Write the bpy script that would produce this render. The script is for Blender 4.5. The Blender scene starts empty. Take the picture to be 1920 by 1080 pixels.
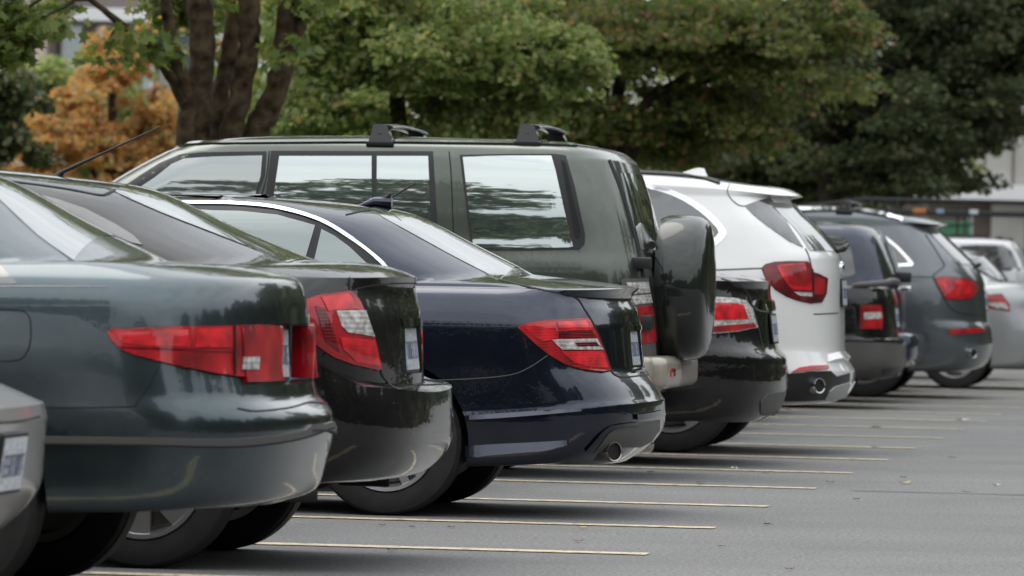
import bpy, bmesh, math, random
import numpy as np
from mathutils import Vector, Matrix, Euler
from mathutils.bvhtree import BVHTree
from mathutils.geometry import delaunay_2d_cdt

random.seed(7)
rng = np.random.default_rng(7)
SC = bpy.context.scene
COL = SC.collection

# ------------------------------------------------------------------ camera
F_PX = 11700.0          # focal length in pixels of a 1920 wide frame
CAM_H = 1.10            # camera height above the asphalt
ROLL = 0.0215           # slight clockwise tilt of the picture
HORIZ = 498.8           # horizon row at the image centre (roll removed)
PITCH = math.atan((540 - HORIZ) / F_PX)

cam_d = bpy.data.cameras.new("camera")
cam_d.sensor_width = 36.0
cam_d.lens = F_PX / 1920.0 * 36.0
cam_d.clip_start = 0.5
cam_d.clip_end = 3000.0
cam_d.dof.use_dof = True
cam_d.dof.focus_distance = 27.0
cam_d.dof.aperture_fstop = 7.5
cam = bpy.data.objects.new("camera", cam_d)
COL.objects.link(cam)
cam.matrix_world = (Matrix.Translation((0, 0, CAM_H))
                    @ Matrix.Rotation(math.radians(90) - PITCH, 4, 'X')
                    @ Matrix.Rotation(ROLL, 4, 'Z'))
SC.camera = cam
CAM_P = Vector((0, 0, CAM_H))


def ray(px, py):
    """world direction of the sight line through a pixel of the 1920x1080 frame"""
    d = Vector(((px - 960) / F_PX, -(py - 540) / F_PX, -1.0))
    return (cam.matrix_world.to_3x3() @ d).normalized()


def at(px, py, Y):
    """the world point seen at that pixel, Y metres down range"""
    d = ray(px, py)
    return CAM_P + d * (Y / d.y)


# ------------------------------------------------------------------ world, sun, exposure
SUN_EL, SUN_AZ = math.radians(62), math.radians(318)
w = bpy.data.worlds.new("World")
SC.world = w
w.use_nodes = True
nt = w.node_tree
bg = nt.nodes["Background"]
sky = nt.nodes.new("ShaderNodeTexSky")
sky.sky_type = 'NISHITA'
sky.sun_disc = False
sky.sun_elevation = SUN_EL
sky.sun_rotation = SUN_AZ
sky.air_density = 1.0
sky.dust_density = 3.0
tc = nt.nodes.new("ShaderNodeTexCoord")
mp = nt.nodes.new("ShaderNodeMapping")
mp.inputs['Scale'].default_value = (1.0, 1.0, 3.2)
nz = nt.nodes.new("ShaderNodeTexNoise")
nz.inputs['Scale'].default_value = 2.6
nz.inputs['Detail'].default_value = 5.0
nz.inputs['Roughness'].default_value = 0.5
rp = nt.nodes.new("ShaderNodeValToRGB")
rp.color_ramp.elements[0].position = 0.30
rp.color_ramp.elements[0].color = (0.62, 0.66, 0.70, 1)
rp.color_ramp.elements[1].position = 0.68
rp.color_ramp.elements[1].color = (1.0, 1.0, 0.985, 1)
sc_ = nt.nodes.new("ShaderNodeVectorMath")
sc_.operation = 'SCALE'
sc_.inputs['Scale'].default_value = 9.5
mx = nt.nodes.new("ShaderNodeMixRGB")
mx.inputs['Fac'].default_value = 0.88
nt.links.new(tc.outputs['Generated'], mp.inputs['Vector'])
nt.links.new(mp.outputs['Vector'], nz.inputs['Vector'])
nt.links.new(nz.outputs['Fac'], rp.inputs['Fac'])
nt.links.new(rp.outputs['Color'], sc_.inputs[0])
nt.links.new(sky.outputs['Color'], mx.inputs['Color1'])
nt.links.new(sc_.outputs['Vector'], mx.inputs['Color2'])
sx = nt.nodes.new("ShaderNodeSeparateXYZ")
nt.links.new(tc.outputs['Generated'], sx.inputs[0])
gr = nt.nodes.new("ShaderNodeMapRange")
gr.inputs['From Min'].default_value = 0.0
gr.inputs['From Max'].default_value = 1.0
gr.inputs['To Min'].default_value = 0.75
gr.inputs['To Max'].default_value = 2.1
nt.links.new(sx.outputs['Z'], gr.inputs['Value'])
sc2 = nt.nodes.new("ShaderNodeVectorMath")
sc2.operation = 'SCALE'
nt.links.new(mx.outputs['Color'], sc2.inputs[0])
nt.links.new(gr.outputs['Result'], sc2.inputs['Scale'])
nt.links.new(sc2.outputs['Vector'], bg.inputs['Color'])
bg.inputs['Strength'].default_value = 0.10

sun_d = bpy.data.lights.new("sun", 'SUN')
sun_d.energy = 0.6
sun_d.angle = math.radians(40)
sun_d.color = (1.0, 0.96, 0.9)
sun = bpy.data.objects.new("sun", sun_d)
COL.objects.link(sun)
sd = Vector((math.sin(SUN_AZ) * math.cos(SUN_EL), math.cos(SUN_AZ) * math.cos(SUN_EL), math.sin(SUN_EL)))
sun.rotation_euler = sd.to_track_quat('Z', 'Y').to_euler()

SC.cycles.max_bounces = 14
SC.cycles.diffuse_bounces = 8
SC.cycles.transmission_bounces = 8
SC.view_settings.view_transform = 'Standard'
SC.view_settings.look = 'None'
SC.view_settings.exposure = 0.42
SC.view_settings.gamma = 1.0


# ------------------------------------------------------------------ materials
MATS = {}


def mat(name, color, rough=0.5, metal=0.0, coat=0.0, coat_rough=0.03, spec=0.5, bump=0.0, bscale=50.0,
        var=0.0, vscale=8.0, ior=1.5):
    m = bpy.data.materials.new(name)
    m.use_nodes = True
    t = m.node_tree
    p = t.nodes["Principled BSDF"]
    p.inputs['Base Color'].default_value = (*color, 1)
    p.inputs['Roughness'].default_value = rough
    p.inputs['Metallic'].default_value = metal
    p.inputs['Coat Weight'].default_value = coat
    p.inputs['Coat Roughness'].default_value = coat_rough
    p.inputs['Specular IOR Level'].default_value = spec
    p.inputs['IOR'].default_value = ior
    if bump or var:
        c = t.nodes.new("ShaderNodeTexCoord")
    if bump:
        n = t.nodes.new("ShaderNodeTexNoise")
        n.inputs['Scale'].default_value = bscale
        n.inputs['Detail'].default_value = 3
        b = t.nodes.new("ShaderNodeBump")
        b.inputs['Strength'].default_value = bump
        b.inputs['Distance'].default_value = 0.01
        t.links.new(c.outputs['Object'], n.inputs['Vector'])
        t.links.new(n.outputs['Fac'], b.inputs['Height'])
        t.links.new(b.outputs['Normal'], p.inputs['Normal'])
    if var:
        n2 = t.nodes.new("ShaderNodeTexNoise")
        n2.inputs['Scale'].default_value = vscale
        n2.inputs['Detail'].default_value = 4
        r = t.nodes.new("ShaderNodeValToRGB")
        r.color_ramp.elements[0].position = 0.3
        r.color_ramp.elements[1].position = 0.7
        r.color_ramp.elements[0].color = (*[x * (1 - var) for x in color], 1)
        r.color_ramp.elements[1].color = (*[min(1, x * (1 + var)) for x in color], 1)
        t.links.new(c.outputs['Object'], n2.inputs['Vector'])
        t.links.new(n2.outputs['Fac'], r.inputs['Fac'])
        t.links.new(r.outputs['Color'], p.inputs['Base Color'])
    MATS[name] = m
    return m


def paint(name, color, metal=0.55, rough=0.32, coat=1.0, dust=0.04, flake=0.0):
    """car paint: pigmented / metallic base under a clear coat, with a little road film in the gloss"""
    m = mat(name, color, rough=rough, metal=metal, coat=coat, coat_rough=0.02, spec=0.12)
    t = m.node_tree
    p = t.nodes["Principled BSDF"]
    c = t.nodes.new("ShaderNodeTexCoord")
    n = t.nodes.new("ShaderNodeTexNoise")
    n.inputs['Scale'].default_value = 3.0
    n.inputs['Detail'].default_value = 8
    n.inputs['Roughness'].default_value = 0.65
    r = t.nodes.new("ShaderNodeMapRange")
    r.inputs['From Min'].default_value = 0.35
    r.inputs['From Max'].default_value = 0.75
    r.inputs['To Min'].default_value = 0.015
    r.inputs['To Max'].default_value = 0.015 + dust
    t.links.new(c.outputs['Object'], n.inputs['Vector'])
    t.links.new(n.outputs['Fac'], r.inputs['Value'])
    t.links.new(r.outputs['Result'], p.inputs['Coat Roughness'])
    o = t.nodes.new("ShaderNodeTexNoise")
    o.inputs['Scale'].default_value = 42.0
    o.inputs['Detail'].default_value = 1.0
    b = t.nodes.new("ShaderNodeBump")
    b.inputs['Strength'].default_value = 0.035
    b.inputs['Distance'].default_value = 0.01
    t.links.new(c.outputs['Object'], o.inputs['Vector'])
    t.links.new(o.outputs['Fac'], b.inputs['Height'])
    t.links.new(b.outputs['Normal'], p.inputs['Coat Normal'])
    # thin road film: a little pale dust that dulls the pigment in patches
    d = t.nodes.new("ShaderNodeTexNoise")
    d.inputs['Scale'].default_value = 7.0
    d.inputs['Detail'].default_value = 9.0
    d.inputs['Roughness'].default_value = 0.7
    dr = t.nodes.new("ShaderNodeMapRange")
    dr.inputs['From Min'].default_value = 0.45
    dr.inputs['From Max'].default_value = 0.8
    dr.inputs['To Min'].default_value = 0.0
    dr.inputs['To Max'].default_value = dust * 1.2
    dm = t.nodes.new("ShaderNodeMixRGB")
    dm.inputs['Color1'].default_value = (*color, 1)
    dm.inputs['Color2'].default_value = (0.30, 0.28, 0.25, 1)
    t.links.new(c.outputs['Object'], d.inputs['Vector'])
    t.links.new(d.outputs['Fac'], dr.inputs['Value'])
    t.links.new(dr.outputs['Result'], dm.inputs['Fac'])
    t.links.new(dm.outputs['Color'], p.inputs['Base Color'])
    return m


def lens(name, color, period=0.0065, glow=9.0, dark=.45, bright=1.35):
    """moulded lamp lens: fine moulded ribs and reflector hot spots painted as brighter blotches, under a clear skin"""
    m = mat(name, color, rough=0.3, coat=1.0, coat_rough=0.02, spec=0.2)
    t = m.node_tree
    p = t.nodes["Principled BSDF"]
    c = t.nodes.new("ShaderNodeTexCoord")
    wv = t.nodes.new("ShaderNodeTexWave")
    wv.bands_direction = 'Z'
    wv.inputs['Scale'].default_value = 0.314 / period
    wv.inputs['Distortion'].default_value = 0.0
    n = t.nodes.new("ShaderNodeTexNoise")
    n.inputs['Scale'].default_value = glow
    n.inputs['Detail'].default_value = 1.5
    mixf = t.nodes.new("ShaderNodeMath")
    mixf.operation = 'MULTIPLY_ADD'
    mixf.inputs[1].default_value = 0.11
    r = t.nodes.new("ShaderNodeValToRGB")
    r.color_ramp.elements[0].position = 0.36
    r.color_ramp.elements[1].position = 0.74
    r.color_ramp.elements[0].color = (*[x * dark for x in color], 1)
    r.color_ramp.elements[1].color = (*[min(1, x * bright) for x in color], 1)  # bright end of the ramp paints reflector hot spots into the colour
    b = t.nodes.new("ShaderNodeBump")
    b.inputs['Strength'].default_value = 0.25
    b.inputs['Distance'].default_value = 0.004
    t.links.new(c.outputs['Object'], wv.inputs['Vector'])
    t.links.new(c.outputs['Object'], n.inputs['Vector'])
    t.links.new(wv.outputs['Fac'], mixf.inputs[0])
    t.links.new(n.outputs['Fac'], mixf.inputs[2])
    t.links.new(mixf.outputs['Value'], r.inputs['Fac'])
    t.links.new(r.outputs['Color'], p.inputs['Base Color'])
    t.links.new(wv.outputs['Fac'], b.inputs['Height'])
    t.links.new(b.outputs['Normal'], p.inputs['Normal'])
    return m


BLACK = mat("black_plastic", (0.012, 0.012, 0.013), rough=0.45, bump=0.05, bscale=300)
DARK = mat("underbody", (0.008, 0.008, 0.008), rough=0.8)
GAP = mat("panel_gap", (0.004, 0.004, 0.004), rough=0.7)
RUBBER = mat("tyre_rubber", (0.016, 0.015, 0.0145), rough=0.72, bump=0.15, bscale=120, var=0.35, vscale=14)
ALLOY = mat("alloy", (0.55, 0.55, 0.56), rough=0.28, metal=0.9)
CHROME = mat("chrome", (0.75, 0.76, 0.78), rough=0.07, metal=1.0)
STEEL = mat("exhaust_steel", (0.42, 0.38, 0.34), rough=0.22, metal=1.0, var=0.3, vscale=30)
TRIMGREY = mat("trim_grey", (0.085, 0.083, 0.08), rough=0.5)
RED = lens("red_lens", (0.42, 0.006, 0.012))
REDBRIGHT = lens("red_lens_bright", (0.66, 0.014, 0.022), .0065, 16, .55, 1.3)
REDDARK = lens("red_lens_dark", (0.15, 0.004, 0.008), .012, 8)
CLEAR = lens("clear_lens", (0.50, 0.485, 0.47), .018, 40, .55, 1.35)


def glass(name, color, refl=0.12, rough=0.01):
    """window pane: dark cabin behind it, mirror-like skin"""
    m = mat(name, color, rough=0.25, coat=1.0, coat_rough=0.005, spec=0.5)
    t = m.node_tree
    p = t.nodes["Principled BSDF"]
    out = t.nodes["Material Output"]
    g = t.nodes.new("ShaderNodeBsdfGlossy")
    g.inputs['Roughness'].default_value = rough
    g.inputs['Color'].default_value = (0.90, 1.0, 0.965, 1)
    mxs = t.nodes.new("ShaderNodeMixShader")
    mxs.inputs[0].default_value = refl
    t.links.new(p.outputs[0], mxs.inputs[1])
    t.links.new(g.outputs[0], mxs.inputs[2])
    t.links.new(mxs.outputs[0], out.inputs['Surface'])
    return m


GLASS = glass("window_glass", (0.018, 0.024, 0.022), 0.14)
BACKGLASS = glass("rear_screen_glass", (0.03, 0.035, 0.033), 0.30)
GLASSGREEN = glass("green_tint_glass", (0.10, 0.145, 0.135), 0.16)
GLASSMIRROR = glass("reflective_film_glass", (0.05, 0.075, 0.068), 0.52)
GLASSDARK = glass("privacy_glass", (0.022, 0.022, 0.026), 0.06)

pl = mat("plate_print", (0.75, 0.77, 0.78), rough=0.35, coat=0.3)
_t = pl.node_tree
_p = _t.nodes["Principled BSDF"]
_c = _t.nodes.new("ShaderNodeTexCoord")
_m = _t.nodes.new("ShaderNodeMapping")
_m.inputs['Scale'].default_value = (1, 55, 60)
_n = _t.nodes.new("ShaderNodeTexNoise")
_n.inputs['Scale'].default_value = 1.0
_n.inputs['Detail'].default_value = 2
_r = _t.nodes.new("ShaderNodeValToRGB")
_r.color_ramp.elements[0].position = 0.42
_r.color_ramp.elements[0].color = (0.42, 0.48, 0.54, 1)
_r.color_ramp.elements[1].position = 0.56
_r.color_ramp.elements[1].color = (0.72, 0.75, 0.77, 1)
_t.links.new(_c.outputs['Object'], _m.inputs['Vector'])
_t.links.new(_m.outputs['Vector'], _n.inputs['Vector'])
_t.links.new(_n.outputs['Fac'], _r.inputs['Fac'])
_t.links.new(_r.outputs['Color'], _p.inputs['Base Color'])
PLATE = pl


# ------------------------------------------------------------------ mesh helpers
def link(name, verts, faces, material=None, parent=None, smooth=True, angle=None):
    me = bpy.data.meshes.new(name)
    me.from_pydata([tuple(v) for v in verts], [], faces)
    me.update()
    o = bpy.data.objects.new(name, me)
    COL.objects.link(o)
    if material:
        me.materials.append(material)
    if parent:
        o.parent = parent
    if smooth:
        me.polygons.foreach_set('use_smooth', [True] * len(me.polygons))
        if angle:
            me.set_sharp_from_angle(angle=math.radians(angle))
    return o


def from_bm(name, bm, material=None, parent=None, smooth=True, angle=30):
    bmesh.ops.recalc_face_normals(bm, faces=bm.faces)
    me = bpy.data.meshes.new(name)
    bm.to_mesh(me)
    bm.free()
    o = bpy.data.objects.new(name, me)
    COL.objects.link(o)
    if material:
        me.materials.append(material)
    if parent:
        o.parent = parent
    if smooth:
        me.polygons.foreach_set('use_smooth', [True] * len(me.polygons))
        me.set_sharp_from_angle(angle=math.radians(angle))
    return o


def bm_box(bm, x0, x1, y0, y1, z0, z1, bevel=0.0, seg=2):
    r = bmesh.ops.create_cube(bm, size=1.0)
    for v in r['verts']:
        v.co = Vector((x0 + (v.co.x + .5) * (x1 - x0), y0 + (v.co.y + .5) * (y1 - y0), z0 + (v.co.z + .5) * (z1 - z0)))
    if bevel:
        es = set()
        for v in r['verts']:
            es.update(v.link_edges)
        bmesh.ops.bevel(bm, geom=list(es), offset=bevel, segments=seg, profile=0.5, affect='EDGES')


def bm_tube(bm, pts, radii, n=10, cap=True):
    """tube along a polyline with a radius per point"""
    pts = [Vector(p) for p in pts]
    if not hasattr(radii, '__len__'):
        radii = [radii] * len(pts)
    rings = []
    S = U = None
    for i, p in enumerate(pts):
        a = pts[max(0, i - 1)]
        b = pts[min(len(pts) - 1, i + 1)]
        t = b - a
        if t.length < 1e-6:
            t = pts[1] - pts[0]
        t.normalize()
        if S is None:
            S = t.orthogonal().normalized()
            U = t.cross(S).normalized()
        else:                                   # carry the frame along so the rings never twist
            S = (S - t * S.dot(t)).normalized()
            U = U - t * U.dot(t)
            U = (U - S * U.dot(S)).normalized()
        rings.append([bm.verts.new(p + (S * math.cos(2 * math.pi * k / n) + U * math.sin(2 * math.pi * k / n)) * radii[i])
                      for k in range(n)])
    for i in range(len(rings) - 1):
        for k in range(n):
            bm.faces.new((rings[i][k], rings[i][(k + 1) % n], rings[i + 1][(k + 1) % n], rings[i + 1][k]))
    if cap:
        bm.faces.new(rings[0][::-1])
        bm.faces.new(rings[-1])


def bm_lathe(bm, prof, n=48, axis='Y', centre=(0, 0, 0), closed=False, cap=True):
    """revolve (radius, along) pairs about an axis through centre"""
    c = Vector(centre)
    rings = []
    for r, a in prof:
        ring = []
        for k in range(n):
            t = 2 * math.pi * k / n
            if axis == 'Y':
                p = Vector((r * math.cos(t), a, r * math.sin(t)))
            elif axis == 'X':
                p = Vector((a, r * math.cos(t), r * math.sin(t)))
            else:
                p = Vector((r * math.cos(t), r * math.sin(t), a))
            ring.append(bm.verts.new(c + p))
        rings.append(ring)
    m = len(rings)
    for i in range(m if closed else m - 1):
        A, B = rings[i], rings[(i + 1) % m]
        for k in range(n):
            bm.faces.new((A[k], A[(k + 1) % n], B[(k + 1) % n], B[k]))
    if not closed and cap:
        if prof[0][0] > 1e-4:
            bm.faces.new(rings[0])
        if prof[-1][0] > 1e-4:
            bm.faces.new(rings[-1][::-1])


def tagit(o, label=None, cat=None, group=None, kind=None):
    if label:
        o['label'] = label
    if cat:
        o['category'] = cat
    if group:
        o['group'] = group
    if kind:
        o['kind'] = kind
    return o


def crom(pts, n=6, closed=False):
    """Catmull-Rom through 2-D or 3-D points"""
    P = [np.array(p, float) for p in pts]
    out = []
    m = len(P)
    for i in range(m if closed else m - 1):
        p0 = P[(i - 1) % m] if (closed or i > 0) else P[0] * 2 - P[1]
        p1 = P[i]
        p2 = P[(i + 1) % m]
        p3 = P[(i + 2) % m] if (closed or i + 2 < m) else P[-1] * 2 - P[-2]
        for k in range(n):
            t = k / n
            out.append(0.5 * ((2 * p1) + (p2 - p0) * t + (2 * p0 - 5 * p1 + 4 * p2 - p3) * t * t
                              + (3 * p1 - p0 - 3 * p2 + p3) * t ** 3))
    if not closed:
        out.append(P[-1])
    return out


def pchip(xs, ys, x):
    xs = np.array(xs, float)
    ys = np.array(ys, float)
    x = np.clip(x, xs[0], xs[-1])
    if len(xs) == 1:
        return np.full_like(np.asarray(x, float), ys[0])
    h = np.diff(xs)
    d = np.diff(ys) / h
    m = np.zeros_like(ys)
    for i in range(1, len(xs) - 1):
        if d[i - 1] * d[i] > 0:
            w1 = 2 * h[i] + h[i - 1]
            w2 = h[i] + 2 * h[i - 1]
            m[i] = (w1 + w2) / (w1 / d[i - 1] + w2 / d[i])
    m[0], m[-1] = d[0], d[-1]
    i = np.clip(np.searchsorted(xs, x) - 1, 0, len(h) - 1)
    t = (x - xs[i]) / h[i]
    return (ys[i] * (1 + 2 * t) * (1 - t) ** 2 + m[i] * h[i] * t * (1 - t) ** 2
            + ys[i + 1] * t * t * (3 - 2 * t) + m[i + 1] * h[i] * t * t * (t - 1))
# ------------------------------------------------------------------ the car builder
ROWV = Vector((0.1306, 0.9914, 0)).normalized()      # direction along the row of stalls, away from the camera
REAR = Vector((ROWV.y, -ROWV.x, 0))                  # the way the tails point (towards the lane)
_Y0 = F_PX * CAM_H / 535.7
END0 = Vector(((1225.75 - 960) / F_PX * _Y0, _Y0, 0))  # lane-side end of one painted line
STALL = Vector((0.3385, 2.5675, 0))                  # from one painted line to the next


def R(T, F, w, z, zT=None, rT=0.4, rF=0.6, n=2.6, c=False, zF=None):
    return dict(T=T, F=F, w=w, z=z, zT=zT, rT=rT, rF=rF, n=n, c=c, zF=zF)


PHI = [math.radians(a) for a in (90, 84, 77, 70, 62, 54, 46, 38, 30, 23, 16, 9)]
TS = [0, .012, .03, .05, .075, .1, .125, .15, .18, .21, .24, .27, .3, .34, .38, .42, .47, .52, .57, .63, .69, .76, .83, .9, .96, 1]
PHF = [math.radians(a) for a in (10, 25, 42, 60, 76, 90)]


def row_points(r):
    e = 2.0 / r['n']
    us, fr = [], []
    for p in PHI:
        us.append(r['T'] + r['rT'] * (1 - max(0, math.sin(p)) ** e))
        fr.append(max(0, math.cos(p)) ** e if p < math.radians(89.9) else 0)
    a, b = r['T'] + r['rT'], r['F'] - r['rF']
    for t in TS:
        us.append(a + (b - a) * t)
        fr.append(1)
    for p in PHF:
        us.append(r['F'] - r['rF'] * (1 - max(0, math.sin(p)) ** e))
        fr.append(max(0, math.cos(p)) ** e if p < math.radians(89.9) else 0)
    us = np.array(us)
    fr = np.array(fr)
    w = r['w']
    W = pchip([q[0] for q in w], [q[1] for q in w], us) if isinstance(w, (list, tuple)) else np.full_like(us, w)
    z = r['z']
    Z = pchip([q[0] for q in z], [q[1] for q in z], us) if isinstance(z, (list, tuple)) else np.full_like(us, z)
    if r['zT'] is not None:
        k = len(PHI)
        bl = np.zeros_like(us)
        bl[:k] = 1 - fr[:k] ** 2
        Z = Z * (1 - bl) + r['zT'] * bl
    return np.stack([us, W * fr, Z], 1)


def loft(rows, seg=5, segfine=None):
    P = [row_points(r) for r in rows]
    n = len(P)
    dense = []
    for i in range(n - 1):
        d1 = np.maximum(np.linalg.norm(P[i + 1] - P[i], axis=1), 1e-4)[:, None]
        m1 = (P[i + 1] - P[i]) / d1
        if i > 0 and not rows[i]['c']:
            d0 = np.maximum(np.linalg.norm(P[i] - P[i - 1], axis=1), 1e-4)[:, None]
            ma = ((P[i] - P[i - 1]) / d0 * d1 + m1 * d0) / (d0 + d1)
        else:
            ma = m1
        if i + 2 < n and not rows[i + 1]['c']:
            d2 = np.maximum(np.linalg.norm(P[i + 2] - P[i + 1], axis=1), 1e-4)[:, None]
            mb = (m1 * d2 + (P[i + 2] - P[i + 1]) / d2 * d1) / (d1 + d2)
        else:
            mb = m1
        ma = ma * d1
        mb = mb * d1
        for k in range(seg):
            t = k / seg
            dense.append(P[i] * (1 + 2 * t) * (1 - t) ** 2 + ma * t * (1 - t) ** 2
                         + P[i + 1] * t * t * (3 - 2 * t) + mb * t * t * (t - 1))
    dense.append(P[-1])
    return dense


class Car:
    def __init__(s, name, label, slot, tailpx, paintm, rows, group=None, fwd=0.0, cat="car", seg=5, dv=0.0):
        base = END0 + STALL * (slot - .5) + ROWV * dv
        if tailpx is not None:
            d = ray(*tailpx)
            # base + t*REAR = k*d   (ground plan)
            det = d.x * (-REAR.y) - (-REAR.x) * d.y
            k = (base.x * (-REAR.y) - (-REAR.x) * base.y) / det
            t = (d.x * base.y - d.y * base.x) / det
            s.O = base + REAR * t
        else:
            s.O = base - REAR * fwd
        s.root = bpy.data.objects.new(name, None)
        s.root.empty_display_size = 0.3
        COL.objects.link(s.root)
        s.root.location = s.O
        f = -REAR
        s.rz = math.atan2(f.y, f.x)
        s.root.rotation_euler = (0, 0, s.rz)
        tagit(s.root, label, cat, group)
        s.M = Matrix.Translation(s.O) @ Matrix.Rotation(s.rz, 4, 'Z')
        s.Mi = s.M.inverted()
        s.paint = paintm
        s.cp = s.Mi @ CAM_P
        s.body_from(rows, seg)

    # ---- body shell
    def body_from(s, rows, seg):
        dense = loft(rows, seg)
        C = len(dense[0])
        verts, idx = [], []
        for P in dense:
            near = []
            for j in range(C):
                near.append(len(verts))
                verts.append(P[j])
            far = [near[0]]
            for j in range(1, C - 1):
                far.append(len(verts))
                verts.append(P[j] * np.array([1, -1, 1]))
            far.append(near[-1])
            idx.append((near, far))
        faces = []
        for i in range(len(dense) - 1):
            for side in (0, 1):
                A, B = idx[i][side], idx[i + 1][side]
                for j in range(C - 1):
                    f = (A[j], A[j + 1], B[j + 1], B[j])
                    faces.append(f if side == 0 else f[::-1])
        for top, P in ((0, dense[0]), (1, dense[-1])):
            ring = idx[-1 if top else 0]
            cl = {0: ring[0][0], C - 1: ring[0][-1]}
            for j in range(1, C - 1):
                cl[j] = len(verts)
                dz = 0.012 if top else 0
                verts.append(np.array([P[j][0], 0, P[j][2] + dz * min(1, P[j][1] / 0.3)]))
            for side in (0, 1):
                A = ring[side]
                for j in range(C - 1):
                    q = [A[j], A[j + 1], cl[j + 1], cl[j]]
                    q = [v for k, v in enumerate(q) if v not in q[:k]]
                    if len(q) > 2:
                        faces.append(tuple(q) if side == 0 else tuple(q[::-1]))
        bm = bmesh.new()
        bv = [bm.verts.new(v) for v in verts]
        for f in faces:
            try:
                bm.faces.new([bv[i] for i in f])
            except ValueError:
                pass
        bmesh.ops.remove_doubles(bm, verts=bm.verts, dist=1e-5)
        bmesh.ops.dissolve_degenerate(bm, dist=1e-6, edges=bm.edges)
        s.body = from_bm("body", bm, s.paint, s.root, angle=38)
        s.refresh()

    def refresh(s):
        bm = bmesh.new()
        bm.from_mesh(s.body.data)
        s.bvh = BVHTree.FromBMesh(bm)
        bm.free()

    def arches(s, spots):
        """cut wheel housings: (u, radius, z)"""
        bm = bmesh.new()
        for u, r, z in spots:
            for sg in (1, -1):
                bmesh.ops.create_cone(bm, cap_ends=True, segments=56, radius1=r, radius2=r, depth=0.36,
                                      matrix=Matrix.Translation((u, sg * 0.86, z)) @ Matrix.Rotation(math.pi / 2, 4, 'X'))
        cut = from_bm("cutter", bm, DARK, None, smooth=False)
        cut.matrix_world = s.M
        s.body.data.materials.append(DARK)
        bpy.context.view_layer.update()
        md = s.body.modifiers.new("arch", 'BOOLEAN')
        md.object = cut
        md.operation = 'DIFFERENCE'
        md.solver = 'EXACT'
        md.material_mode = 'TRANSFER'
        dg = bpy.context.evaluated_depsgraph_get()
        me = bpy.data.meshes.new_from_object(s.body.evaluated_get(dg))
        s.body.modifiers.clear()
        if len(me.polygons) > 500:
            s.body.data = me
            me.polygons.foreach_set('use_smooth', [True] * len(me.polygons))
            me.set_sharp_from_angle(angle=math.radians(38))
        bpy.data.objects.remove(cut)

    def recess(s, boxes, m=None):
        """sink pockets into the shell, e.g. for the number plate: (x0, x1, y0, y1, z0, z1)"""
        bm = bmesh.new()
        for b in boxes:
            bm_box(bm, *b, 0.012, 2)
        cut = from_bm("cutter", bm, m or s.paint, None, smooth=False)
        cut.matrix_world = s.M
        bpy.context.view_layer.update()
        md = s.body.modifiers.new("pocket", 'BOOLEAN')
        md.object = cut
        md.operation = 'DIFFERENCE'
        md.solver = 'EXACT'
        dg = bpy.context.evaluated_depsgraph_get()
        me = bpy.data.meshes.new_from_object(s.body.evaluated_get(dg))
        s.body.modifiers.clear()
        if len(me.polygons) > 500:
            s.body.data = me
            me.polygons.foreach_set('use_smooth', [True] * len(me.polygons))
            me.set_sharp_from_angle(angle=math.radians(38))
        bpy.data.objects.remove(cut)

    # ---- projecting outlines on to the shell
    def lray(s, px, py):
        return (s.Mi.to_3x3() @ ray(px, py)).normalized()

    def hit(s, px, py):
        d = s.lray(px, py)
        h = s.bvh.ray_cast(s.cp, d)
        if h[0] is not None:
            n = h[1]
            if n.dot(d) > 0:
                n = -n
            return h[0], n
        # just outside the outline: take the nearest bit of the shell
        dist = (Vector((0.5, 0, 0.8)) - s.cp).length
        best = None
        for k in range(-8, 9):
            p = s.cp + d * (dist + k * 0.12)
            q = s.bvh.find_nearest(p)
            if best is None or q[3] < best[2]:
                best = (q[0], q[1], q[3])
        n = best[1]
        if n.dot(d) > 0:
            n = -n
        return best[0], n

    def _mesh(s, name, V, N, tris, border, material, off, depth, mirror, parent):
        objs = []
        for sg in ((1, -1) if mirror else (1,)):
            vs = [Vector((p.x, p.y * sg, p.z)) + Vector((n.x, n.y * sg, n.z)) * off for p, n in zip(V, N)]
            fs = [tuple(t) for t in tris]
            base = len(vs)
            ring = {}
            for a, b in border:
                for q in (a, b):
                    if q not in ring:
                        ring[q] = len(vs)
                        p, n = V[q], N[q]
                        vs.append(Vector((p.x, p.y * sg, p.z)) + Vector((n.x, n.y * sg, n.z)) * (off - depth))
            rim = [(a, b, ring[b], ring[a]) for a, b in border]
            bm = bmesh.new()
            bv = [bm.verts.new(v) for v in vs]
            for f in fs + rim:
                try:
                    bm.faces.new([bv[i] for i in f])
                except ValueError:
                    pass
            o = from_bm(name, bm, material, parent or s.root, angle=50)
            # make the skin face outward
            me = o.data
            k = 0.0
            for pgn in list(me.polygons)[:len(fs)]:
                i0 = pgn.vertices[0]
                if i0 < base:
                    nn = N[i0]
                    k += pgn.normal.dot(Vector((nn.x, nn.y * sg, nn.z)))
            if k < 0:
                me.flip_normals()
            objs.append(o)
        return objs if mirror else objs[0]

    def _fill(s, outline, step):
        P = [Vector((float(a), float(b))) for a, b in outline]
        n = len(P)
        xs = [p.x for p in P]
        ys = [p.y for p in P]

        def inside(x, y):
            c = False
            j = n - 1
            for i in range(n):
                if (ys[i] > y) != (ys[j] > y) and x < (xs[j] - xs[i]) * (y - ys[i]) / (ys[j] - ys[i] + 1e-12) + xs[i]:
                    c = not c
                j = i
            return c
        # split long outline edges
        Q = []
        for i in range(n):
            a, b = P[i], P[(i + 1) % n]
            k = max(1, int((b - a).length / step))
            for q in range(k):
                Q.append(a.lerp(b, q / k))
        m = len(Q)
        pts = list(Q)
        edges = [(i, (i + 1) % m) for i in range(m)]
        x = min(xs) + step * .5
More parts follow.
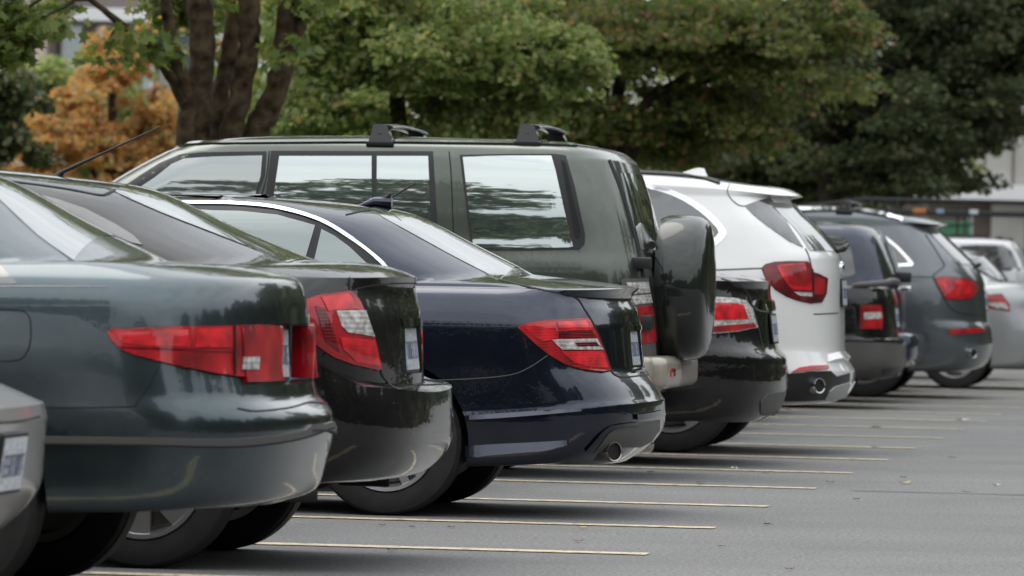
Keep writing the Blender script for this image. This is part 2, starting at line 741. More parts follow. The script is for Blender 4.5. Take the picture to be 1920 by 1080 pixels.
        while x < max(xs):
            y = min(ys) + step * .5
            while y < max(ys):
                if inside(x, y):
                    g = Vector((x, y))
                    if min((g - q).length for q in Q) > step * .45:
                        pts.append(g)
                y += step
            x += step
        v2, e2, f2, ov, oe, of = delaunay_2d_cdt(pts, edges, [], 1, 1e-5)
        cnt = {}
        for f in f2:
            for i in range(len(f)):
                k = tuple(sorted((f[i], f[(i + 1) % len(f)])))
                cnt[k] = cnt.get(k, 0) + 1
        border = [k for k, c in cnt.items() if c == 1]
        return v2, f2, border

    def patch(s, name, outline, material, off=.004, depth=.012, mirror=True, smooth=0, step=None, parent=None, gasket=0.0):
        """a raised panel that follows the shell inside an outline drawn in the photo"""
        if smooth:
            outline = crom(outline, smooth, True)
        if gasket:
            P = [np.array(p, float) for p in outline]
            area = sum(P[i][0] * P[(i + 1) % len(P)][1] - P[(i + 1) % len(P)][0] * P[i][1] for i in range(len(P)))
            big = []
            for i, p in enumerate(P):
                t = P[(i + 1) % len(P)] - P[i - 1]
                nn = np.array([t[1], -t[0]]) / (np.hypot(*t) + 1e-9) * (1 if area > 0 else -1)
                big.append(p + nn * gasket)
            s.patch(name + "_gasket", big, GAP, off=.002, depth=.006, mirror=mirror)
        xs = [p[0] for p in outline]
        ys = [p[1] for p in outline]
        if step is None:
            step = max(3.0, min(max(xs) - min(xs), max(ys) - min(ys)) / 9.0)
        v2, f2, border = s._fill(outline, step)
        V, N = [], []
        for p in v2:
            h, n = s.hit(p[0], p[1])
            V.append(h)
            N.append(n)
        return s._mesh(name, V, N, f2, border, material, off, depth, mirror, parent)

    def patch_axis(s, name, outline, material, axis, off=.004, depth=.012, step=.06, parent=None, mirror=False):
        """same, but the outline is drawn from above (u, v) or from behind (v, z)"""
        v2, f2, border = s._fill(outline, step)
        V, N = [], []
        for p in v2:
            if axis == 'top':
                h = s.bvh.ray_cast(Vector((p[0], p[1], 4)), Vector((0, 0, -1)))
                ref = Vector((0, 0, 1))
            else:
                h = s.bvh.ray_cast(Vector((-3, p[0], p[1])), Vector((1, 0, 0)))
                ref = Vector((-1, 0, 0))
            if h[0] is None:
                q = s.bvh.find_nearest(Vector((p[0], p[1], 1.2)) if axis == 'top' else Vector((0.2, p[0], p[1])))
                h = (q[0], q[1])
            n = h[1]
            if n.dot(ref) < 0:
                n = -n
            V.append(h[0])
            N.append(n)
        return s._mesh(name, V, N, f2, border, material, off, depth, mirror, parent)

    def backlight(s, name, near, material, off=.003, parent=None, smooth=3):
        """full-width rear screen from its near edge in the photo"""
        pts = []
        for p in crom(near, smooth):
            h, n = s.hit(*p)
            pts.append((h.x, h.y))
        out = pts + [(a, -b) for a, b in pts[::-1]]
        return s.patch_axis(name, out, material, 'top', off, parent=parent, step=.05)

    def line(s, name, pts, width, material, off=.0025, mirror=True, parent=None, smooth=5, depth=.006, taper=False):
        c = crom(pts, smooth) if smooth else [np.array(p, float) for p in pts]
        outl, outr = [], []
        for i, p in enumerate(c):
            a = c[max(0, i - 1)]
            b = c[min(len(c) - 1, i + 1)]
            t = b - a
            t = t / (np.hypot(*t) + 1e-9)
            nn = np.array([-t[1], t[0]])
            wd = width
            if hasattr(width, '__len__'):
                wd = np.interp(i / (len(c) - 1), np.linspace(0, 1, len(width)), width)
            outl.append(p + nn * wd / 2)
            outr.append(p - nn * wd / 2)
        V, N, tris = [], [], []
        for a, b in zip(outl, outr):
            for q in (a, b):
                h, n = s.hit(*q)
                V.append(h)
                N.append(n)
        m = len(c)
        for i in range(m - 1):
            tris.append((2 * i, 2 * i + 2, 2 * i + 3, 2 * i + 1))
        border = [(2 * i, 2 * i + 2) for i in range(m - 1)] + [(2 * i + 3, 2 * i + 1) for i in range(m - 1)] + \
                 [(0, 1), (2 * m - 2, 2 * m - 1)]
        return s._mesh(name, V, N, tris, border, material, off, depth, mirror, parent)

    def ridge(s, name, pts, width, material, out=.012, mirror=True, parent=None):
        """pressed feature line: its lower edge stands proud so the upper face catches the sky"""
        c = crom(pts, 5)
        V, N = [], []
        for i, p in enumerate(c):
            wd = width if not hasattr(width, '__len__') else np.interp(i / (len(c) - 1), np.linspace(0, 1, len(width)), width)
            for k, o in ((-.5, .001), (.5, out), (.62, .001)):
                h, n = s.hit(p[0], p[1] + k * wd)
                e = min(1, 6 * min(i, len(c) - 1 - i) / len(c) + .08)
                V.append(h + n * (.001 + (o - .001) * e))
                N.append(n)
        tris = []
        for i in range(len(c) - 1):
            for k in (0, 1):
                a = 3 * i + k
                tris.append((a, a + 3, a + 4, a + 1))
        return s._mesh(name, V, N, tris, [], material, 0, 0, mirror, parent)

    def box(s, name, x0, x1, y0, y1, z0, z1, material, bevel=0.01, parent=None, tilt=0.0, mirror=False):
        objs = []
        for sg in ((1, -1) if mirror else (1,)):
            bm = bmesh.new()
            ya, yb = sorted((y0 * sg, y1 * sg))
            bm_box(bm, x0, x1, ya, yb, z0, z1, bevel)
            if tilt:
                c = Vector(((x0 + x1) / 2, 0, (z0 + z1) / 2))
                bmesh.ops.rotate(bm, verts=bm.verts, cent=c, matrix=Matrix.Rotation(tilt, 3, 'Y'))
            objs.append(from_bm(name, bm, material, parent or s.root))
        return objs[0]

    def rear(s, name, v0, v1, z0, z1, material, off=.004, depth=.012, mirror=False, parent=None, step=.05, slant=0.0):
        """panel on the tail, drawn from behind"""
        return s.patch_axis(name, [(v0, z0), (v1, z0), (v1 - slant, z1), (v0 + slant, z1)], material, 'rear', off, depth, step, parent, mirror)

    def plate(s, u, z0, z1, v=0.0, tilt=0.12, frame=True):
        fr = s.box("licence_plate", u - .012, u, v - .165, v + .165, z0 - .012, z1 + .012, BLACK, .004, tilt=tilt)
        c = ((u - .006), 0, (z0 + z1) / 2)
        bm = bmesh.new()
        bm_box(bm, u - .0145, u - .0105, v - .152, v + .152, z0, z1, 0)
        bmesh.ops.rotate(bm, verts=bm.verts, cent=Vector(c), matrix=Matrix.Rotation(tilt, 3, 'Y'))
        from_bm("plate_face", bm, PLATE, fr)
        # stamped characters
        bm = bmesh.new()
        rr = random.Random(int(u * 1000 + z0 * 777))
        zc = (z0 + z1) / 2 - .004
        for k in range(7):
            y = v + .118 - k * .039
            pat = rr.choice(('HI', 'L', 'T', 'E', 'N'))
            h, t = .032, .0075
            bars = {'HI': [(-.011, 0, t, h * 2), (.011, 0, t, h * 2), (0, 0, .022, t)],
                    'L': [(.011, 0, t, h * 2), (0, -h + t / 2, .026, t)],
                    'T': [(0, 0, t, h * 2), (0, h - t / 2, .028, t)],
                    'E': [(.011, 0, t, h * 2), (0, h - t / 2, .026, t), (0, 0, .024, t), (0, -h + t / 2, .026, t)],
                    'N': [(-.011, 0, t, h * 2), (.011, 0, t, h * 2), (0, h - t / 2, .022, t)]}[pat]
            for by, bz, bw, bh in bars:
                bm_box(bm, u - .0165, u - .0150, y + by - bw / 2, y + by + bw / 2, zc + bz - bh / 2, zc + bz + bh / 2, 0)
        bmesh.ops.rotate(bm, verts=bm.verts, cent=Vector(c), matrix=Matrix.Rotation(tilt, 3, 'Y'))
        from_bm("plate_characters", bm, PLATEINK, fr, smooth=False)
        return fr

    def wheel(s, u, track, rad, width=.21, rim=.66, spokes=5, fat=.05, rimm=None, twin=False):
        for sg in (1, -1):
            y = sg * (track / 2)
            bm = bmesh.new()
            rr = rad * rim
            hw = width / 2
            prof = [(rr, -hw * .80), (rr + .012, -hw * .95), (rad * .86, -hw * 1.02), (rad * .955, -hw * .93), (rad * .99, -hw * .74)]
            for g in (-.5, -.17, .17, .5):      # tread blocks and grooves
                prof += [(rad, hw * (g - .13)), (rad, hw * (g + .13)), (rad - .008, hw * (g + .14)), (rad - .008, hw * (g + .2))]
            prof += [(rad * .99, hw * .74), (rad * .955, hw * .93), (rad * .86, hw * 1.02), (rr + .012, hw * .95), (rr, hw * .80)]
            bm_lathe(bm, prof, 64, 'Y', (0, 0, 0), closed=True)
            t = from_bm("wheel", bm, RUBBER, s.root, angle=35)
            t.location = (u, y, rad)
            bm = bmesh.new()
            f = sg * hw
            bm_lathe(bm, [(rr + .006, f * .93), (rr + .004, f * .99), (rr - .012, f * .97), (rr - .02, f * .80), (rr - .035, f * .1),
                          (rr - .03, -f * .85), (rr, -f * .85)], 48, 'Y', cap=False)
            n = spokes * (2 if twin else 1)
            for k in range(n):
                a = 2 * math.pi * k / n + .3
                if twin:
                    a = 2 * math.pi * (k // 2) / spokes + .3 + (k % 2 - .5) * .36
                ca, sa = math.cos(a), math.sin(a)

                def pt(r, wv, yy):
                    return Vector((r * ca - wv * sa, yy, r * sa + wv * ca))
                w0, w1 = fat * .8, fat * (.62 if twin else 1.0)
                q = []
                for (r, wv) in ((.05, w0), (rr - .01, w1)):
                    for yy in (f * .90, f * .55):
                        q.append((bm.verts.new(pt(r, -wv, yy)), bm.verts.new(pt(r, wv, yy))))
                for a4 in ((q[0][0], q[0][1], q[2][1], q[2][0]), (q[1][0], q[3][0], q[3][1], q[1][1]),
                           (q[0][0], q[2][0], q[3][0], q[1][0]), (q[0][1], q[1][1], q[3][1], q[2][1])):
                    bm.faces.new(a4)
            bm_lathe(bm, [(.001, f * .98), (.04, f * .97), (.075, f * .9), (.08, f * .5)], 24, 'Y')
            r_ = from_bm("rim", bm, rimm or ALLOY, t, angle=30)
            bm = bmesh.new()
            bm_lathe(bm, [(.001, f * .42), (rr * .84, f * .42), (rr * .84, f * .3), (.001, f * .3)], 40, 'Y')
            from_bm("brake_disc", bm, DISC, t)

    def pipe(s, name, pts, rad, material, parent=None, inner=True):
        """exhaust tip: a rolled lip with a dark bore"""
        a, b = Vector(pts[-2]), Vector(pts[-1])
        t = (b - a).normalized()
        bm = bmesh.new()
        bm_tube(bm, list(pts) + [b + t * .004, b + t * .002, b - t * .012], [rad] * len(pts) + [rad * .97, rad * .88, rad * .85], 24, cap=False)
        o = from_bm(name, bm, material, parent or s.root)
        bm = bmesh.new()
        bm_tube(bm, [b - t * .010, b - t * .016], [rad * .86, rad * .86], 24)
        from_bm("pipe_bore", bm, DARK, o)
        return o


def pipe_at(c, px, py, rad, m, mirror=True):
    """exhaust tip breaking out of the bumper where the photo shows it, and its twin on the other side"""
    h, n = c.hit(px, py)
    d = Vector((-.74, .66 if h.y > 0 else -.66, 0))
    d.z = 0.02
    d.normalize()
    for sg in (1, -1) if mirror else (1,):
        D = Vector((d.x, d.y * sg, d.z))
        e = Vector((h.x, h.y * sg, h.z)) + D * .048
        c.pipe("exhaust_pipe", [e - D * .30, e - D * .1, e], rad, m)


PLATEINK = mat("plate_ink", (0.16, 0.19, 0.27), rough=0.5)
DISC = mat("brake_steel", (0.12, 0.115, 0.11), rough=0.45, metal=0.7)
# ------------------------------------------------------------------ ground
def asphalt_material():
    m = mat("asphalt", (0.1, 0.1, 0.1), rough=0.85)
    t = m.node_tree
    p = t.nodes["Principled BSDF"]
    c = t.nodes.new("ShaderNodeTexCoord")

    def noise(sc, det, rough=.55, vec=None):
        n = t.nodes.new("ShaderNodeTexNoise")
        n.inputs['Scale'].default_value = sc
        n.inputs['Detail'].default_value = det
        n.inputs['Roughness'].default_value = rough
        t.links.new(vec or c.outputs['Object'], n.inputs['Vector'])
        return n.outputs['Fac']

    def ramp(src, a, b, ca, cb):
        r = t.nodes.new("ShaderNodeValToRGB")
        r.color_ramp.elements[0].position = a
        r.color_ramp.elements[1].position = b
        r.color_ramp.elements[0].color = (*ca, 1)
        r.color_ramp.elements[1].color = (*cb, 1)
        t.links.new(src, r.inputs['Fac'])
        return r.outputs['Color']
    base = ramp(noise(0.35, 6), .32, .68, (.142, .142, .144), (.182, .181, .179))
    mpn = t.nodes.new("ShaderNodeMapping")
    mpn.inputs['Scale'].default_value = (0.10, 0.9, 1)
    t.links.new(c.outputs['Object'], mpn.inputs['Vector'])
    streak = ramp(noise(1.2, 5, .6, mpn.outputs['Vector']), .35, .7, (.93, .93, .93), (1.04, 1.04, 1.04))
    speck = ramp(noise(55, 3, .7), .36, .66, (.55, .55, .55), (1.45, 1.44, 1.42))
    fine = ramp(noise(170, 2, .6), .3, .72, (.6, .6, .6), (1.4, 1.4, 1.4))

    def mul(a, b):
        x = t.nodes.new("ShaderNodeMixRGB")
        x.blend_type = 'MULTIPLY'
        x.inputs['Fac'].default_value = 1
        t.links.new(a, x.inputs['Color1'])
        t.links.new(b, x.inputs['Color2'])
        return x.outputs['Color']
    patch = ramp(noise(0.9, 9, .68), .28, .52, (.84, .84, .85), (1, 1, 1))
    pits = ramp(noise(23, 2, .5), .24, .33, (.35, .35, .35), (1, 1, 1))
    col = mul(mul(mul(mul(mul(base, streak), speck), fine), patch), pits)
    t.links.new(col, p.inputs['Base Color'])
    b = t.nodes.new("ShaderNodeBump")
    b.inputs['Strength'].default_value = 0.5
    b.inputs['Distance'].default_value = 0.006
    t.links.new(noise(60, 4, .7), b.inputs['Height'])
    t.links.new(b.outputs['Normal'], p.inputs['Normal'])
    return m


ASPHALT = asphalt_material()
YELLOW = mat("line_paint", (0.60, 0.49, 0.28), rough=0.7)


def _worn(m):
    t = m.node_tree
    p = t.nodes["Principled BSDF"]
    c = t.nodes.new("ShaderNodeTexCoord")
    n = t.nodes.new("ShaderNodeTexNoise")
    n.inputs['Scale'].default_value = 16
    n.inputs['Detail'].default_value = 8
    n.inputs['Roughness'].default_value = .75
    r = t.nodes.new("ShaderNodeValToRGB")
    r.color_ramp.elements[0].position = .40
    r.color_ramp.elements[0].color = (.17, .165, .155, 1)
    r.color_ramp.elements[1].position = .50
    r.color_ramp.elements[1].color = (.58, .49, .32, 1)
    t.links.new(c.outputs['Object'], n.inputs['Vector'])
    t.links.new(n.outputs['Fac'], r.inputs['Fac'])
    t.links.new(r.outputs['Color'], p.inputs['Base Color'])


_worn(YELLOW)
GRASS = mat("verge_grass", (0.05, 0.075, 0.022), rough=0.9, var=0.5, vscale=3)


def sheet(name, pts, z, m, kind='structure'):
    o = link(name, [(p[0], p[1], z) for p in pts], [tuple(range(len(pts)))], m, smooth=False)
    tagit(o, kind=kind)
    return o


def sw(along, back):
    """a ground point: stalls along the row, metres towards the lane from the line ends"""
    return END0 + STALL * along + REAR * back


sheet("asphalt", [(-700, -300), (700, -300), (700, 1400), (-700, 1400)], 0, ASPHALT)
sheet("grass_verge", [sw(-12, -5.6), sw(40, -5.6), sw(40, -40), sw(-12, -40)], 0.004, GRASS)
for k in range(-4, 22):
    hw = 0.082
    a, b = sw(k, 0.0 + 0.03 * math.sin(k * 3.1)), sw(k, -5.3)
    n = 40
    V = []
    rr = random.Random(k)
    for i in range(n + 1):
        p = a.lerp(b, i / n)
        for sg in (-1, 1):
            q = p + ROWV * (sg * (hw + rr.uniform(-.012, .008)))
            V.append((q.x, q.y, 0.004))
    o = link("parking_line", V, [(2 * i, 2 * i + 1, 2 * i + 3, 2 * i + 2) for i in range(n)], YELLOW, smooth=False)
    tagit(o, kind='structure')
# the long joint between two asphalt lays
V = []
rr = random.Random(3)
for i in range(90):
    p = sw(2.93, 0.2 + i * .3) + ROWV * (rr.uniform(-.02, .02) + math.sin(i * .13) * .05)
    hw = .012 + rr.uniform(0, .016)
    V += [tuple((p - ROWV * hw) + Vector((0, 0, .004))), tuple((p + ROWV * hw) + Vector((0, 0, .004)))]
tagit(link("asphalt_joint", V, [(2 * i, 2 * i + 1, 2 * i + 3, 2 * i + 2) for i in range(89)], GAP, smooth=False), kind='structure')
# ------------------------------------------------------------------ the parked cars
ALLOYPAINT = mat("skid_silver", (0.42, 0.42, 0.42), rough=.4, metal=.3)
# ---- green-grey sedan with long red tail lamps
P_TEAL = paint("teal_grey_paint", (0.056, 0.079, 0.090), metal=0.88, rough=0.28, dust=.08)
rows = [
    R(.14, 4.60, .72, .315), R(.045, 4.72, .865, [(.1, .345), (.5, .315), (.9, .30), (2, .28)], .355, n=2.4),
    R(.01, 4.78, .902, .45, n=2.3), R(-.01, 4.80, .912, .545, n=2.3), R(-.006, 4.80, .912, [(.3, .60), (1, .62)], .60, n=2.3),
    R(.055, 4.78, .908, [(.3, .675), (1, .68)], .655, c=True), R(.075, 4.72, .903, .76, .735),
    R(.085, 4.60, .89, [(.3, .88), (3, .84), (4.5, .72)], .885),
    R(.100, 4.50, .868, [(.3, .98), (3, .91), (4.5, .80)], .985),
    R(.122, 4.40, .828, [(.3, 1.032), (1, 1.03), (3, .95), (4.3, .86)], 1.038),
    R(.17, 4.30, .782, [(.3, 1.056), (.6, 1.065), (1.2, 1.06), (3, .985), (4.2, .90)], 1.058),
    R(.53, 3.50, .715, [(.6, 1.085), (1.5, 1.05), (3.5, 1.01)], 1.092, rT=.40, n=2.0, c=True),
    R(.78, 3.20, .665, [(.9, 1.18), (3.2, 1.2)], 1.205, rT=.40, n=2.0),
    R(1.10, 2.95, .61, [(1.2, 1.325), (2.9, 1.34)], 1.362, rT=.40, n=2.0),
    R(1.45, 2.70, .54, [(1.5, 1.42), (2.6, 1.43)], 1.435, rT=.3), R(1.9, 2.5, .3, 1.455)]
c = Car("parked_sedan", "dusty teal green sedan with long red tail lamp reaching far along its side", -1, (600, 800), P_TEAL, rows)
c.arches([(1.075, .36, .32), (3.80, .36, .32)])
c.wheel(1.075, 1.60, .325, spokes=7, rim=.60, rimm=DISC)
c.wheel(3.80, 1.60, .325, spokes=7, rim=.60)
c.backlight("rear_window", [(138, 489), (70, 441), (0, 376), (-60, 330)], BACKGLASS)
c.patch("side_window", [(-60, 470), (0, 497), (34, 532), (-60, 534)], GLASSDARK, off=.001)
c.line("window_trim", [(-60, 537), (60, 537), (205, 538)], [1.6, 1.4, .6], ALLOYPAINT, off=.002)
lamp = c.patch("tail_lamp", [(201, 624), (212, 617), (350, 612.5), (480, 610), (508, 610), (513, 614), (509, 650), (500, 707),
                             (470, 710), (400, 700), (330, 686), (255, 666), (228, 656), (211, 640)], RED, off=.012, depth=.03, gasket=1.7)
for L_ in lamp:
    pass
c.patch("lamp_lens", [(216, 624), (350, 619), (352, 650), (255, 648), (230, 642)], REDBRIGHT, off=.0145, depth=.004)
c.patch("lamp_lens", [(366, 618), (428, 616), (428, 652), (362, 652)], REDBRIGHT, off=.0145, depth=.004)
c.patch("reverse_lens", [(448, 670), (477, 669), (475, 694), (446, 694)], CLEAR, off=.020, depth=.005)
c.line("lamp_seam", [(434, 611), (435, 704)], 2.2, GAP, off=.0165, smooth=0)
c.line("lamp_seam", [(225, 651), (330, 656), (432, 660)], 1.6, REDDARK, off=.0165, smooth=3)
c.rear("tail_lamp", .325, .64, .715, .892, RED, .016, .03, mirror=True)
c.recess([(-.1, .158, -.302, .302, .705, .897)])
c.box("lamp_flank", .075, .152, .299, .326, .715, .892, RED, .006, mirror=True)
c.plate(.148, .722, .874, tilt=.05)
c.line("panel_gap", [(298, 687), (286, 712), (270, 738), (256, 754), (238, 763), (75, 765), (-40, 765)], 2.6, GAP, smooth=4)
c.line("fuel_door_gap", [(-30, 581), (30, 581), (48, 586), (57, 602), (57, 640), (48, 664), (30, 676), (-30, 678)], 2.4, GAP, smooth=4, mirror=False)
c.line("rub_strip", [(-60, 825), (75, 825), (250, 827), (400, 830), (480, 827), (560, 815), (624, 795)], [15, 15, 15, 16, 15, 14, 10],
       TRIMGREY, off=.010, depth=.02, smooth=8)
c.line("rub_strip", [(-60, 832), (75, 832), (250, 834), (400, 837), (480, 834), (560, 822), (622, 801)], 3, GAP, off=.012, smooth=8)
c.line("panel_gap", [(445, 766), (480, 771), (540, 765), (577, 755)], 2.5, GAP, smooth=5)
# ---- black sedan with swept lamps
P_BLACK = paint("black_paint", (0.0035, 0.0035, 0.0038), metal=0.0, rough=0.4, dust=.015)
rows = [
    R(.16, 4.3, .72, .315), R(.075, 4.42, .84, [(.1, .345), (.4, .315), (1, .28)], .335, rT=.42, n=2.8), R(.0, 4.48, .87, .43, rT=.42, n=3.3),
    R(-.006, 4.5, .877, [(.3, .62), (1, .66)], .56, rT=.42, n=3.3),
    R(-.002, 4.5, .877, [(.16, .67), (.30, .74), (.45, .79), (1, .81), (4, .72)], .635, rT=.45, n=3.3, c=True),
    R(.085, 4.48, .846, [(.2, .695), (.33, .772), (.5, .815), (1, .832), (4, .75)], .66, rT=.5, c=True),
    R(.088, 4.40, .868, [(.2, .80), (.6, .905), (3, .86), (4.3, .78)], .775, rT=.5),
    R(.10, 4.35, .855, [(.2, .92), (.6, .965), (3, .91), (4.3, .82)], .91, rT=.5),
    R(.122, 4.3, .83, [(.2, 1.00), (.6, 1.01), (3, .94), (4.2, .85)], 1.005, rT=.48),
    R(.118, 4.28, .785, [(.2, 1.042), (.6, 1.045), (3, .955), (4.2, .87)], 1.052, rT=.45, c=True),
    R(.16, 4.25, .755, [(.2, 1.058), (.6, 1.06), (3, .97), (4.2, .88)], 1.072, rT=.45),
    R(.49, 3.5, .715, [(.5, 1.088), (1.3, 1.045), (3, 1.0)], 1.107, rT=.42, n=2.0, c=True),
    R(.82, 3.15, .665, [(.9, 1.20), (3.1, 1.2)], 1.238, rT=.42, n=2.0), R(1.06, 2.9, .61, [(1.2, 1.310), (2.9, 1.33)], 1.345, rT=.42, n=2.0),
    R(1.4, 2.65, .53, [(1.5, 1.382), (2.2, 1.40)], 1.395, rT=.3), R(1.85, 2.4, .3, 1.428)]
c = Car("parked_sedan", "glossy black sedan with swept tail lamp and clear reverse lens, beside the navy coupe", 0, (821, 770), P_BLACK, rows)
c.arches([(.928, .35, .32), (3.62, .35, .32)])
c.wheel(.928, 1.53, .322, spokes=7, fat=.045)
c.wheel(3.62, 1.53, .322, spokes=7, fat=.045)
c.backlight("rear_window", [(541, 492), (400, 437), (300, 398), (215, 360)], BACKGLASS)
c.patch("side_window", [(76, 366), (110, 375), (160, 392), (215, 420), (250, 442), (267, 460), (245, 455), (190, 430), (130, 398)], GLASSDARK, off=.003)
c.line("roof_ditch", [(-40, 333), (60, 345), (130, 355), (190, 366), (214, 359)], 2.2, GAP)
c.line("roof_ditch", [(192, 366), (215, 358), (262, 353)], 2, GAP, mirror=False)
c.patch("tail_lamp", [(561, 566), (600, 553), (650, 546), (657, 547), (672, 566), (690, 605), (702, 645), (712, 691), (706, 694), (660, 683),
                      (622, 668), (590, 645), (572, 615)], RED, off=.010, depth=.03, gasket=1.7)
c.patch("lamp_lens", [(600, 558), (650, 551), (668, 580), (626, 582), (612, 585)], REDBRIGHT, off=.0125, depth=.004)
c.patch("lamp_lens", [(634, 632), (698, 638), (708, 686), (664, 678), (640, 655)], REDBRIGHT, off=.0125, depth=.004)
c.patch("lamp_lens", [(588, 575), (606, 580), (624, 630), (634, 660), (608, 640)], REDDARK, off=.0125, depth=.004)
c.patch("reverse_lens", [(627, 584), (681, 583), (697, 632), (690, 630), (648, 624), (637, 612)], CLEAR, off=.0135, depth=.005)
c.line("panel_gap", [(655, 520), (656, 546), (674, 566), (692, 605), (704, 645), (713, 694), (722, 712), (742, 728), (770, 726), (796, 716)], 2.2, GAP, smooth=6)
c.line("panel_gap", [(606, 668), (612, 655), (618, 646)], 2.2, GAP)
c.line("lid_lip_gap", [(663, 543), (700, 535), (740, 532), (781, 531)], 2.5, GAP, smooth=5)
c.recess([(-.1, .128, -.20, .20, .70, .872)])
c.plate(.116, .712, .864)
c.rear("lid_handle", -.24, .24, .872, .90, c.paint, .005, .012)

bm = bmesh.new()
A0, A1 = c.Mi @ at(113, 324, 23.0), c.Mi @ at(300, 238, 23.0)
bm_tube(bm, [A0 + Vector((.03, 0, -.03)), A0 + Vector((-.01, 0, .004))], [.018, .010], 8)
mb = from_bm("aerial_base", bm, BLACK, c.root)
bm = bmesh.new()
bm_tube(bm, [A0, A0.lerp(A1, .33)], [.0075, .0055], 8)
bm_tube(bm, [A0.lerp(A1, .33), A1], [.0045, .0035], 8)
from_bm("aerial", bm, BLACK, c.root)
c.box("bumper_vent", .3, .5, .84, .862, .25, .3, DARK, .01, mirror=True)
c.box("underbody", 1.4, 3.3, -.6, .6, .22, .33, DARK, .03)

# ---- navy coupe with lip spoiler
P_NAVY = paint("navy_paint", (0.015, 0.020, 0.038), metal=0.8, rough=0.28, dust=.03)
rows = [
    R(.15, 4.4, .72, .235), R(.06, 4.5, .85, [(.1, .30), (.45, .25), (.8, .225), (2, .20)], .30), R(.0, 4.56, .88, .37),
    R(-.012, 4.58, .886, [(.1, .46), (.75, .42), (4, .42)], .49), R(-.010, 4.58, .886, [(.1, .50), (.75, .445), (4, .45)], .513, c=True),
    R(.004, 4.57, .88, [(.1, .522), (.75, .465), (4, .47)], .528, c=True), R(.045, 4.5, .886, [(.2, .60), (.8, .57)], .592),
    R(.085, 4.5, .889, [(.2, .66), (.8, .65)], .64, c=True), R(.098, 4.42, .889, .75, .75),
    R(.108, 4.35, .887, [(.2, .835), (.5, .845), (3, .83), (4.3, .76)], .86, c=True),
    R(.122, 4.3, .861, [(.2, .91), (.6, .915), (3, .88), (4.2, .81)], .915, rT=.45),
    R(.148, 4.25, .828, [(.2, .965), (.6, .97), (3, .92), (4.2, .83)], .968, rT=.45),
    R(.112, 4.23, .785, [(.2, .998), (.6, 1.0), (3, .945), (4.2, .85)], 1.013, rT=.42, c=True),
    R(.125, 4.22, .772, [(.2, 1.003), (.6, 1.005), (3, .948), (4.2, .852)], 1.018, rT=.42, c=True),
    R(.25, 4.2, .76, [(.3, 1.012), (.8, 1.02), (3, .955), (4.1, .86)], 1.033, rT=.4),
    R(.58, 3.5, .715, [(.7, 1.045), (1.3, 1.01), (3, .985)], 1.064, rT=.42, n=2.0, c=True), R(.87, 3.2, .66, [(1, 1.168), (3.1, 1.17)], 1.202, rT=.42, n=2.0),
    R(1.13, 2.9, .605, [(1.3, 1.292), (2.9, 1.30)], 1.322, rT=.40, n=2.0), R(1.42, 2.65, .53, [(1.5, 1.352), (2.4, 1.36)], 1.365, rT=.3),
    R(1.9, 2.4, .3, 1.388)]
c = Car("parked_coupe", "dark navy coupe with chrome window line, lip spoiler and roof aerial", 2, (1233, 770), P_NAVY, rows)
c.arches([(1.09, .36, .325), (3.85, .36, .325)])
c.wheel(1.09, 1.56, .325, width=.23, spokes=5, fat=.028, twin=True)
c.wheel(3.85, 1.56, .325, width=.23, spokes=5, fat=.028, twin=True)
c.backlight("rear_window", [(936, 524), (860, 486), (780, 442), (692, 394)], BACKGLASS)
c.patch("window_surround", [(340, 384), (380, 386), (440, 387), (520, 395), (600, 418), (660, 453), (706, 488), (722, 503), (640, 505), (560, 503), (440, 470), (340, 440)],
        BLACK, off=.003)
c.patch("side_window", [(340, 392), (400, 396), (450, 397), (520, 404), (591, 423), (574, 480), (566, 500), (440, 470), (340, 440)], GLASSGREEN, off=.006)
c.patch("quarter_window", [(603, 430), (628, 443), (655, 463), (690, 496), (640, 500), (588, 494)], GLASSGREEN, off=.006)
c.line("chrome_strip", [(340, 381), (362, 382), (440, 383), (520, 391), (600, 414), (660, 449), (706, 484), (727, 504)], [3, 5, 5.5, 5.5, 6, 6, 6, 6],
       CHROME, off=.009, smooth=8)
c.line("panel_gap", [(648, 403), (690, 394), (740, 391)], 2.2, GAP, mirror=False)
c.patch("tail_lamp", [(971, 614), (985, 608), (1010, 603), (1060, 600), (1098, 598), (1104, 602), (1118, 628), (1132, 662), (1144, 696), (1130, 698), (1098, 695),
                      (1060, 684), (1030, 666), (1000, 641)], RED, off=.010, depth=.03, gasket=1.7)
c.patch("lamp_lens", [(984, 613), (1012, 608), (1040, 606), (1044, 634), (1020, 640), (1004, 632)], REDBRIGHT, off=.0125, depth=.004)
c.patch("lamp_lens", [(1044, 606), (1096, 603), (1104, 618), (1045, 621)], REDBRIGHT, off=.0125, depth=.004)
c.patch("lamp_lens", [(1046, 623), (1106, 620), (1112, 632), (1046, 633)], REDDARK, off=.0125, depth=.004)
c.patch("lamp_lens", [(1050, 659), (1126, 659), (1137, 690), (1104, 689), (1074, 680)], REDBRIGHT, off=.0125, depth=.004)
c.patch("reverse_lens", [(1034, 637), (1115, 635), (1127, 656), (1052, 656)], CLEAR, off=.0140, depth=.005)
c.patch("reverse_bar", [(1074, 643), (1113, 642), (1119, 649), (1080, 650)], REDDARK, off=.0155, depth=.003)
c.line("panel_gap", [(935, 524), (1000, 540), (1060, 552), (1082, 560), (1096, 580), (1112, 606), (1128, 642), (1141, 680), (1148, 698), (1165, 707), (1206, 704)],
       2.3, GAP, smooth=6)
c.line("panel_gap", [(815, 713), (900, 709), (960, 702), (994, 688), (1027, 666)], 2.0, TRIMGREY, smooth=6)
c.rear("chrome_strip", -.30, .30, .825, .845, CHROME, .005, .012)
c.recess([(-.1, .138, -.20, .20, .66, .824)])
c.plate(.122, .668, .818, tilt=.14)
c.box("lid_step", .078, .13, -.2, .2, .635, .66, c.paint, .012)
